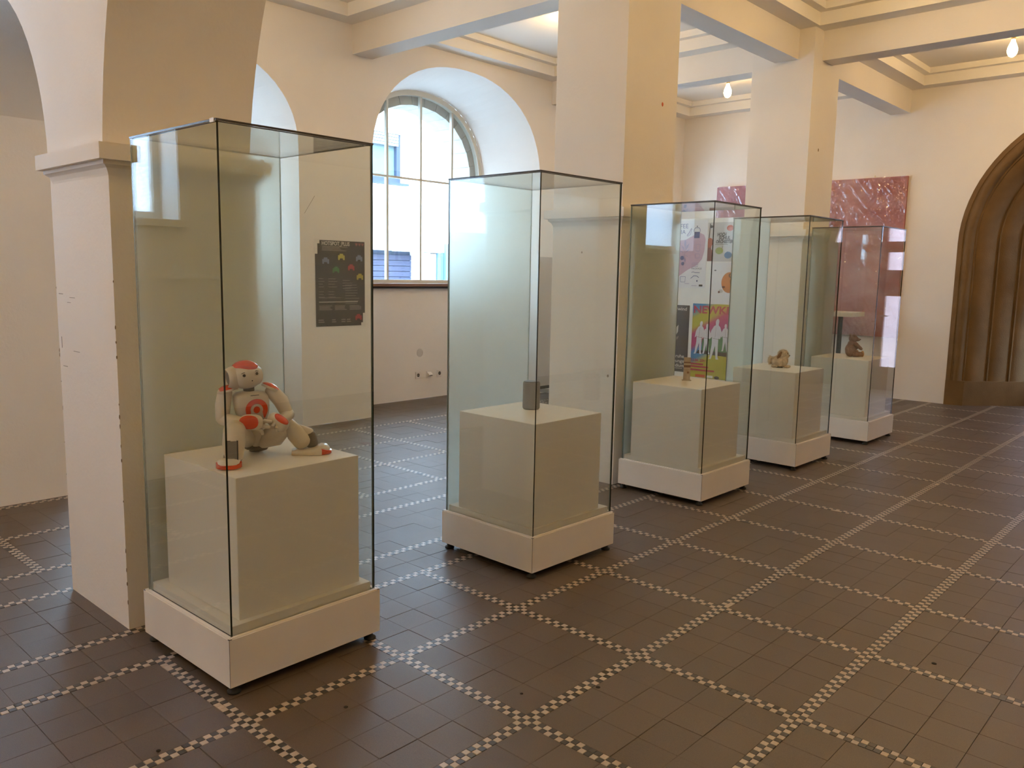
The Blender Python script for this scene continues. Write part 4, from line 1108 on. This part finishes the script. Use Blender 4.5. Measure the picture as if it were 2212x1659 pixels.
for k in range(3):
    c_ = 4.99+0.037*k
    sh_.poly([(c_-0.016, 1.765), (c_-0.008, 1.771), (c_, 1.764), (c_+0.008, 1.771), (c_+0.016, 1.765), (c_+0.012, 1.752), (c_, 1.738), (c_-0.012, 1.752)], flat('print_pale_red', (0.30, 0.09, 0.08)), 'printed_heart')
# blocky pixel emblems, kept as plain stepped blocks
def pix(c, z, mt, w=0.078, h=0.060):
    a, e = w/6, h/4
    sh_.poly([(c-3*a, z-2*e), (c-1.4*a, z-2*e), (c-1.4*a, z-e), (c+1.4*a, z-e), (c+1.4*a, z-2*e), (c+3*a, z-2*e), (c+3*a, z+e), (c+1.6*a, z+e), (c+1.6*a, z+2*e), (c-1.6*a, z+2*e), (c-1.6*a, z+e), (c-3*a, z+e)], mt, 'printed_block')
for c_, z_, mt in ((4.628, 1.590, PBL), (4.810, 1.630, PYE), (5.022, 1.622, PBL), (4.745, 1.505, PGN), (4.925, 1.530, PRD), (5.030, 1.440, PYE), (5.010, 1.040, PRD)): pix(c_, z_, mt)
for u0, u1, zz, n in ((4.545, 4.61, 1.415, 4), (4.655, 4.76, 1.415, 4), (4.545, 4.62, 1.29, 3), (4.655, 4.745, 1.29, 3), (4.82, 4.94, 1.40, 4), (4.85, 5.03, 1.355, 8)):
    sh_.lines(u0, u1, zz, n, 0.026, 0.005, PGR, 0.35, int(zz*100))
sh_.lines(4.545, 4.80, 1.232, 1, 0.02, 0.004, PGR, 0); sh_.lines(4.545, 5.00, 1.190, 1, 0.02, 0.007, PRW, 0)
for u0 in (4.545, 4.725, 4.90): sh_.lines(u0, u0+0.165, 1.152, 4, 0.012, 0.007, PGR, 0.3, int(u0*100))
for u0, w_ in ((4.535, 0.08), (4.69, 0.05), (4.80, 0.06), (4.865, 0.05)): sh_.lines(u0, u0+w_, 1.015, 2, 0.02, 0.011, PGR, 0.3, int(u0*90))
MB().prism([(4.40, 2.02), (4.405, 2.02), (4.52, 2.19), (4.515, 2.19)], onpier, -0.001, 0.001).build('scratch', CHIP, wall_window)
MB().blob((XN, 6.38, 0.55), (0.0015, 0.05, 0.05), n=16, m=8).build('smudge', flat('grey_smudge', (0.62, 0.58, 0.54), 0.9), wall_window, smooth=True)

# ------------------------------------------------------------------ free-standing poster panel in the aisle
PY = 8.38; KS = PY/10.98
def S(x, z): return (x*KS, 1.5+(z-1.5)*KS)
PANW = mat('panel_white', (0.76, 0.73, 0.69), 0.6, var=0.05, vscale=5)
pp = empty('poster_panel', (-4.68, PY+0.02, 0)); tag(pp, 'white free-standing panel covered with posters, left of the far pillar', 'notice board')
MB().box(-0.66, 0.59, -0.02, 0.02, 0.06, 2.155).build('board', PANW, pp, bevel=0.003)
for x in (-0.5, 0.5): MB().box(x-0.03, x+0.03, -0.25, 0.25, 0.001, 0.06).build('foot', METALGREY, pp, bevel=0.003)
def onpan(x, z, d): return (x, PY-d, z)
def rectS(x0, x1, za, zb): a = S(x0, za); c = S(x1, zb); return [(a[0], a[1]), (c[0], a[1]), (c[0], c[1]), (a[0], c[1])]
PINKP = flat('print_pink', (0.52, 0.34, 0.42)); NAVY = flat('print_navy', (0.085, 0.10, 0.24)); VIOL = flat('print_violet', (0.33, 0.26, 0.40)); WHITEP = flat('poster_white', (0.70, 0.68, 0.70))
GREYP = flat('poster_grey', (0.50, 0.48, 0.47)); DARKP = flat('poster_charcoal', (0.045, 0.04, 0.042), 0.5); ORNG = flat('print_orange', (0.52, 0.17, 0.03)); CELLO = flat('print_cello', (0.36, 0.075, 0.02)); CELLD = flat('print_dark_red_brown', (0.16, 0.035, 0.018))
GRNP = flat('print_lime', (0.25, 0.30, 0.03)); BLUP = flat('print_sky_blue', (0.06, 0.20, 0.42)); MAG = flat('print_crimson', (0.42, 0.02, 0.07)); REDO = flat('print_red_orange', (0.52, 0.08, 0.03)); INK2 = flat('print_ink', (0.03, 0.025, 0.03))
GRP = 'posters on the free-standing panel'
def pt(x, z): return S(x, z)
# coffee poster
c_ = Sheet('coffee_poster', 'white and pink drink poster reading FEE and PACKAGE on the panel', 'poster', onpan, rectS(-6.86, -6.235, 1.335, 2.335), WHITEP, GRP)
c_.poly([pt(*q) for q in ((-6.84, 2.03), (-6.60, 2.05), (-6.45, 2.12), (-6.36, 2.15), (-6.29, 2.12), (-6.262, 2.05), (-6.275, 1.88), (-6.31, 1.76), (-6.40, 1.67), (-6.55, 1.60), (-6.70, 1.50), (-6.84, 1.38))], PINKP)
c_.text('FEE', *pt(-6.705, 2.222), 0.066*KS, NAVY, width=0.142*KS); c_.text('IIA', *pt(-6.710, 2.138), 0.062*KS, NAVY, width=0.105*KS)
c_.rect(*[pt(-6.456, 0)[0], pt(-6.364, 0)[0]], pt(0, 2.073)[1], pt(0, 2.165)[1], NAVY); c_.stroke([pt(-6.462, 2.165), pt(-6.462, 2.20), pt(-6.44, 2.225), pt(-6.38, 2.225), pt(-6.36, 2.20), pt(-6.36, 2.165)], 0.006, NAVY); c_.disc(*pt(-6.41, 2.245), 0.006, 0.009, INK2)
c_.stroke([pt(-6.58, 2.11), pt(-6.545, 2.15), pt(-6.505, 2.22)], 0.010, VIOL); c_.stroke([pt(-6.57, 2.10), pt(-6.52, 2.13), pt(-6.498, 2.21)], 0.004, NAVY)
for k, (dx, dz) in enumerate(((0.0, 0.17), (0.055, 0.12), (-0.05, 0.10), (0.07, 0.04), (-0.075, 0.02), (0.05, -0.06), (-0.06, -0.08), (0.015, -0.13))):
    bx, bz = -6.605+0.02*(dz), 1.86
    c_.poly([pt(bx+dx*0.15, bz+dz*0.4-0.02), pt(bx+dx*0.7-dz*0.12, bz+dz*0.8+dx*0.1), pt(bx+dx*1.3, bz+dz*1.15), pt(bx+dx*0.7+dz*0.12, bz+dz*0.75-dx*0.1)], VIOL, 'printed_leaf')
c_.stroke([pt(-6.585, 2.02), pt(-6.61, 1.82), pt(-6.62, 1.62)], 0.004, VIOL)
c_.disc(*pt(-6.645, 1.78), 0.024, 0.024, NAVY); c_.disc(*pt(-6.63, 1.695), 0.020, 0.020, NAVY)
for x, z, w_, h_ in ((-6.38, 1.93, 0.035, 0.05), (-6.385, 1.81, 0.04, 0.03)):
    c_.stroke([pt(x-w_, z+h_), pt(x-w_*0.8, z-h_), pt(x+w_*0.8, z-h_), pt(x+w_, z+h_), pt(x-w_, z+h_)], 0.004, VIOL)
c_.text('PACKAGE', *pt(-6.476, 1.612), 0.026*KS, INK2, width=0.176*KS)
c_.lines(pt(-6.475, 0)[0], pt(-6.33, 0)[0], pt(0, 1.70)[1], 3, 0.019, 0.006, VIOL, 0.3, 5)
c_.stroke([pt(-6.47, 1.565), pt(-6.44, 1.575), pt(-6.42, 1.565), pt(-6.33, 1.563)], 0.006, NAVY)
c_.stroke([pt(-6.66, 1.50), pt(-6.57, 1.50), pt(-6.575, 1.42), pt(-6.65, 1.42), pt(-6.66, 1.50)], 0.004, NAVY)
c_.stroke([pt(-6.48, 1.475), pt(-6.43, 1.515), pt(-6.38, 1.515), pt(-6.34, 1.49)], 0.007, NAVY); c_.disc(*pt(-6.37, 1.44), 0.010, 0.010, NAVY)
c_.lines(pt(-6.58, 0)[0], pt(-6.48, 0)[0], pt(0, 1.395)[1], 1, 0.01, 0.005, VIOL); c_.lines(pt(-6.46, 0)[0], pt(-6.35, 0)[0], pt(0, 1.365)[1], 1, 0.01, 0.005, VIOL)
c_.rect(pt(-6.334, 0)[0], pt(-6.274, 0)[0], pt(0, 1.36)[1], pt(0, 1.388)[1], INK2)
# orchestra poster
o_ = Sheet('orchestra_poster', 'grey HOCHSCHULORCHESTER concert poster with a cello on the panel', 'poster', onpan, rectS(-6.226, -5.52, 1.730, 2.295), GREYP, GRP)
o_.poly([pt(*q) for q in ((-6.222, 1.735), (-6.222, 2.06), (-6.19, 2.075), (-6.155, 2.06), (-6.135, 2.02), (-6.138, 1.985), (-6.16, 1.955), (-6.165, 1.915), (-6.145, 1.885), (-6.128, 1.85), (-6.128, 1.735))], CELLO)
o_.poly([pt(*q) for q in ((-6.222, 1.735), (-6.222, 1.93), (-6.17, 1.93), (-6.15, 1.86), (-6.13, 1.82), (-6.13, 1.735))], CELLD)
o_.stroke([pt(-6.205, 2.07), pt(-6.192, 2.28)], 0.010, INK2); o_.disc(*pt(-6.172, 2.235), 0.018, 0.016, INK2)
o_.text('HOCH', *pt(-6.074, 2.098), 0.046*KS, INK2, 0.05, 0.15, width=0.150*KS); o_.text('SCHUL', *pt(-6.047, 2.048), 0.046*KS, INK2, 0.05, 0.15, width=0.185*KS); o_.text('ORCHESTER', *pt(-6.092, 1.995), 0.044*KS, INK2, 0.05, 0.15, width=0.275*KS)
o_.lines(pt(-6.10, 0)[0], pt(-5.84, 0)[0], pt(0, 1.97)[1], 1, 0.01, 0.007, PGR)
o_.disc(*pt(-5.87, 2.209), 0.042, 0.032, REDO); o_.disc(*pt(-6.03, 1.885), 0.048, 0.038, GRNP); o_.disc(*pt(-5.885, 1.822), 0.046, 0.038, BLUP)
o_.stroke([pt(-5.985, 1.91), pt(-5.98, 1.95)], 0.005, INK2); o_.stroke([pt(-5.905, 1.85), pt(-5.90, 1.875)], 0.005, INK2)
# white sheet with the orange disc
w_ = Sheet('disc_poster', 'white poster with a large orange disc on the panel', 'poster', onpan, rectS(-6.155, -5.52, 1.120, 1.715), WHITEP, GRP, d0=0.0032)
w_.disc(*pt(-5.84, 1.425), 0.098, 0.115, ORNG); w_.disc(*pt(-5.93, 1.36), 0.020, 0.012, CELLD); w_.disc(*pt(-5.97, 1.30), 0.026, 0.020, GREYP); w_.disc(*pt(-6.0, 1.285), 0.012, 0.012, CELLD); w_.disc(*pt(-5.80, 1.44), 0.024, 0.045, CELLD)
w_.disc(*pt(-6.075, 1.60), 0.014, 0.007, INK2, n=12); w_.text('G', *pt(-5.855, 1.50), 0.045, INK2, 0.03)
# dark concert poster
d_ = Sheet('dark_poster', 'charcoal concert poster with white lettering dwind, half hidden on the panel', 'poster', onpan, rectS(-7.00, -6.475, 0.052, 1.070), DARKP, GRP)
d_.text('dwind', *pt(-6.727, 0.990), 0.050*KS, PAPER, 0.01, width=0.205*KS)
d_.text('lsruhe', *pt(-6.735, 0.268), 0.050*KS, PAPER, 0.01, width=0.20*KS); d_.text('rungs', *pt(-6.725, 0.195), 0.048*KS, PAPER, 0.01, width=0.19*KS); d_.text('oldium', *pt(-6.745, 0.125), 0.050*KS, PAPER, 0.01, width=0.21*KS)
d_.lines(pt(-6.74, 0)[0], pt(-6.56, 0)[0], pt(0, 0.10)[1], 1, 0.01, 0.006, PRW, 0)
d_.poly([pt(-6.74, 0.70), pt(-6.70, 0.72), pt(-6.655, 0.77), pt(-6.66, 0.66), pt(-6.71, 0.585), pt(-6.75, 0.57)], PAPER); d_.poly([pt(-6.735, 0.56), pt(-6.64, 0.60), pt(-6.66, 0.55), pt(-6.74, 0.50)], PGR)
# rainbow concert poster
def rainbow():
    mt, nt, b_ = _new('rainbow_print'); g = N(nt, 'ShaderNodeNewGeometry'); sx = N(nt, 'ShaderNodeSeparateXYZ'); nt.links.new(g.outputs['Position'], sx.inputs[0])
    a1 = N(nt, 'ShaderNodeMath', operation='MULTIPLY_ADD'); a1.inputs[1].default_value = 0.75; a1.inputs[2].default_value = 0.75*4.90
    nt.links.new(sx.outputs['X'], a1.inputs[0])
    a2 = N(nt, 'ShaderNodeMath', operation='MULTIPLY_ADD'); a2.inputs[1].default_value = -1.28; nt.links.new(sx.outputs['Z'], a2.inputs[0]); nt.links.new(a1.outputs[0], a2.inputs[2])
    a3 = N(nt, 'ShaderNodeMath', operation='ADD'); a3.inputs[1].default_value = 1.55; nt.links.new(a2.outputs[0], a3.inputs[0])
    rp = N(nt, 'ShaderNodeValToRGB'); els = rp.color_ramp.elements
    cols = [(0.0, (0.02, 0.22, 0.50)), (0.14, (0.03, 0.25, 0.52)), (0.24, (0.44, 0.40, 0.03)), (0.38, (0.46, 0.42, 0.03)), (0.47, (0.46, 0.03, 0.14)), (0.66, (0.42, 0.03, 0.16)), (0.74, (0.05, 0.22, 0.5)), (0.86, (0.05, 0.25, 0.5)), (0.95, (0.44, 0.40, 0.03))]
    els[0].position = 0; els[0].color = (*cols[0][1], 1); els[1].position = 0.95; els[1].color = (*cols[-1][1], 1)
    for p_, c2 in cols[1:-1]:
        e = els.new(p_); e.color = (*c2, 1)
    nt.links.new(a3.outputs[0], rp.inputs['Fac']); nt.links.new(rp.outputs['Color'], b_.inputs['Base Color']); b_.inputs['Roughness'].default_value = 0.4
    return mt
r_ = Sheet('rainbow_poster', 'rainbow-coloured concert poster with red NEWKI lettering and white figures', 'poster', onpan, rectS(-6.42, -5.55, -0.005, 1.105), rainbow(), GRP)
r_.text('NEWKI', *pt(-6.412, 0.965), 0.108*KS, MAG, 0.03, width=0.585*KS)
r_.poly([pt(*q) for q in ((-6.24, 0.40), (-5.80, 0.40), (-5.80, 0.62), (-5.95, 0.68), (-6.15, 0.66), (-6.24, 0.56))], flat('print_green_car', (0.05, 0.20, 0.07)), 'printed_car')
r_.poly([pt(*q) for q in ((-6.33, 0.36), (-5.80, 0.34), (-5.80, 0.40), (-6.30, 0.41))], INK2)
def person_print(x, z, k, lean=0.0, arms=1):
    P_ = [(-0.035, 0), (-0.075, 0.0), (-0.06, 0.03), (-0.05, 0.22), (-0.06, 0.32), (-0.095, 0.28), (-0.085, 0.40), (-0.05, 0.47), (-0.02, 0.49), (-0.028, 0.54), (-0.012, 0.575), (0.015, 0.575), (0.028, 0.545), (0.022, 0.49), (0.055, 0.46), (0.09, 0.37), (0.07, 0.29), (0.045, 0.30), (0.05, 0.2), (0.065, 0.04), (0.085, 0.0), (0.04, 0.0), (0.005, 0.20)]
    r_.poly([pt(x+a*k+lean*b_*k, z+b_*k) for a, b_ in P_], flat('print_pale', (0.62, 0.60, 0.66)), 'printed_figure')
    r_.stroke([pt(x-0.05*k+lean*0.3*k, z+0.30*k), pt(x+0.045*k+lean*.3*k, z+0.29*k)], 0.004, PGR); r_.stroke([pt(x+lean*.3*k, z+0.46*k), pt(x+lean*.2*k, z+0.31*k)], 0.003, PGR)
person_print(-6.31, 0.35, 0.86, 0.10); person_print(-6.17, 0.36, 0.78, 0.02); person_print(-6.04, 0.29, 1.04, 0.08); person_print(-5.86, 0.42, 0.70, 0.0)
r_.text('12.04. 20H', *pt(-6.415, 0.235), 0.040*KS, MAG, 0.03, width=0.25*KS)
for z, x1 in ((0.185, -6.20), (0.145, -6.11), (0.095, -6.01)): r_.lines(pt(-6.41, 0)[0], pt(x1, 0)[0], pt(0, z)[1], 1, 0.01, 0.020, MAG, 0)
r_.rect(pt(-6.324, 0)[0], pt(-6.161, 0)[0], pt(0, 0.002)[1], pt(0, 0.045)[1], REDO); r_.rect(pt(-6.13, 0)[0], pt(-6.03, 0)[0], pt(0, 0.004)[1], pt(0, 0.042)[1], PAPER); r_.disc(*pt(-5.965, 0.018), 0.032, 0.018, INK2)

# ------------------------------------------------------------------ paintings wrapped in crinkled plastic on the far wall
def pinkmat(name, c1, c2, c3):
    mt, nt, b_ = _new(name); g = N(nt, 'ShaderNodeNewGeometry')
    mp = N(nt, 'ShaderNodeMapping'); mp.inputs['Scale'].default_value = (0.8, 1, 1.7); mp.inputs['Rotation'].default_value = (0, radians(28), 0); nt.links.new(g.outputs['Position'], mp.inputs['Vector'])
    nz = N(nt, 'ShaderNodeTexNoise'); nz.inputs['Scale'].default_value = 2.3; nz.inputs['Detail'].default_value = 7; nz.inputs['Distortion'].default_value = 0.8; nt.links.new(mp.outputs[0], nz.inputs['Vector'])
    rp = N(nt, 'ShaderNodeValToRGB'); e = rp.color_ramp.elements; e[0].position = 0.30; e[0].color = (*c1, 1); e[1].position = 0.72; e[1].color = (*c3, 1); k = e.new(0.5); k.color = (*c2, 1)
    nt.links.new(nz.outputs['Fac'], rp.inputs['Fac']); nt.links.new(rp.outputs['Color'], b_.inputs['Base Color']); b_.inputs['Roughness'].default_value = 0.6
    return mt
PK1 = pinkmat('pink_brushwork', (0.34, 0.085, 0.075), (0.42, 0.16, 0.15), (0.50, 0.27, 0.26)); PK2 = pinkmat('mauve_brushwork', (0.34, 0.13, 0.17), (0.42, 0.18, 0.23), (0.50, 0.26, 0.30))
def painting(x0, x1, za, zb, mt, label, seed):
    t = empty('wrapped_painting', ((x0+x1)/2, YF-0.002, za)); tag(t, label, 'painting', 'wrapped paintings on the far wall')
    w2, hh = (x1-x0)/2, zb-za
    MB().box(-w2, w2, -0.04, 0.0, 0, hh).build('canvas', mt, t, bevel=0.004)
    nx, nz2 = int((x1-x0)*105), int(hh*105); b_ = MB(); vs = []
    for j in range(nz2+1):
        for i in range(nx+1):
            x = -w2-0.006+(2*w2+0.012)*i/nx; z = -0.004+(hh+0.008)*j/nz2
            p_ = Vector((x*9+seed*7, z*9, seed)); fold = abs(noise.noise(Vector((x*7+z*4+seed, z*2.2, 3))))
            f2 = abs(noise.noise(Vector((x*16+z*11+seed*3, z*5, 9))))
            dsp = 0.005+0.013*(1-min(1, fold*5))*max(0, 0.55+noise.noise(p_))+0.007*(1-min(1, f2*4))*max(0, noise.noise(p_*0.7)+0.25)+0.0035*noise.noise(p_*4.0)
            vs.append((x, -0.042-max(0.001, dsp), z))
    b_.add(vs, [(j*(nx+1)+i, j*(nx+1)+i+1, (j+1)*(nx+1)+i+1, (j+1)*(nx+1)+i) for j in range(nz2) for i in range(nx)])
    o = b_.build('plastic_wrap', WRAP, t, smooth=True); o['label'] = 'crinkled clear plastic wrap'
    MB().tube([(w2*0.28, -0.01, hh-0.01), (w2*0.28, -0.008, hh+0.03)], [0.006, 0.004], n=8).build('hanger', BRASS, t)
painting(-4.62, -3.485, 0.78, 2.79, PK1, 'large pink painting wrapped in crinkled plastic beside the brown doorway', 1)
painting(-6.105, -5.20, 2.31, 3.10-0.306, PK2, 'mauve pink painting above the poster panel', 2)

# ------------------------------------------------------------------ table by the far wall and the rolling board in the aisle
TT = mat('beige_table_top', (0.62, 0.52, 0.38), 0.45)
tb_ = empty('standing_table', (-4.30, 10.45, 0)); tag(tb_, 'tall narrow table with a beige top behind the last glass case', 'table')
MB().box(-0.52, 0.52, -0.22, 0.22, 1.045, 1.10).build('table_top', TT, tb_, bevel=0.004)
for sx_ in (-0.47, 0.24):
    for sy_ in (-0.17, 0.17): MB().box(sx_-0.022, sx_+0.022, sy_-0.022, sy_+0.022, 0.0, 1.045).build('leg', BLACK, tb_)
BRD = mat('rolling_board_grey', (0.55, 0.53, 0.52), 0.5)
rl = empty('rolling_board', (-6.40, 8.0, 0)); tag(rl, 'grey rolling board with a black rail and casters, glimpsed beside the middle pillar', 'whiteboard')
MB().box(-0.012, 0.012, -0.62, 0.62, 0.16, 1.70).build('board', BRD, rl, bevel=0.002)
MB().box(-0.02, 0.02, -0.62, 0.62, 0.125, 0.16).build('bottom_rail', BLACK, rl)
for y in (-0.22, 0.62): MB().box(-0.018, 0.018, y-0.012, y+0.012, 0.16, 1.72).build('upright', BLACK, rl)  # first black upright stands in for the shadow gap beside the pillar
for y in (-0.5, 0.5):
    MB().box(-0.20, 0.20, y-0.02, y+0.02, 0.085, 0.125).build('foot_bar', METALGREY, rl)
    for x in (-0.18, 0.18):
        MB().tube([(x, y-0.014, 0.035), (x, y+0.014, 0.035)], [0.0335, 0.0335], n=16, cap=False).build('caster', BLACK, rl)
        MB().box(x-0.012, x+0.012, y-0.02, y+0.02, 0.04, 0.088).build('caster_fork', METALGREY, rl)

# ------------------------------------------------------------------ sockets on the wall under the arched window
SOC = mat('socket_white', (0.76, 0.72, 0.68), 0.35); SOD = mat('socket_hole', (0.05, 0.045, 0.04), 0.6)
def socket(y, label):
    t = empty('wall_socket', (XN, y, 0.285)); tag(t, label, 'socket', 'wall outlets under the window')
    MB().box(0.0002, 0.010, -0.040, 0.040, -0.040, 0.040).build('cover_plate', SOC, t, bevel=0.003)
    o = MB().lathe([(0.021, 0.0), (0.021, 0.0012), (0.017, 0.0008)], n=20).build('insert', SOD, t); o.matrix_local = Matrix.Translation((0.0102, 0, 0)) @ Matrix.Rotation(pi/2, 4, 'Y')
    for d_y in (-0.0095, 0.0095): MB().box(0.0108, 0.0126, d_y-0.003, d_y+0.003, -0.003, 0.003).build('pin_hole', SOC, t)
socket(6.347, 'white square power socket under the window, left of the data outlet'); socket(6.686, 'white square power socket under the window, right of the data outlet')
t = empty('data_outlet', (XN, 6.515, 0.285)); tag(t, 'white projecting data outlet between two power sockets', 'socket', 'wall outlets under the window')
MB().box(0.0002, 0.012, -0.040, 0.040, -0.040, 0.040).build('cover_plate', SOC, t, bevel=0.003)
b = MB(); b.prism([(0.012, -0.030), (0.050, -0.014), (0.050, -0.004), (0.012, 0.030)], lambda u, v, d: (u, d, v), -0.030, 0.030); b.build('hood', SOC, t, merge=True)
MB().box(0.046, 0.0512, -0.022, 0.022, -0.0125, -0.0055).build('port', SOD, t)
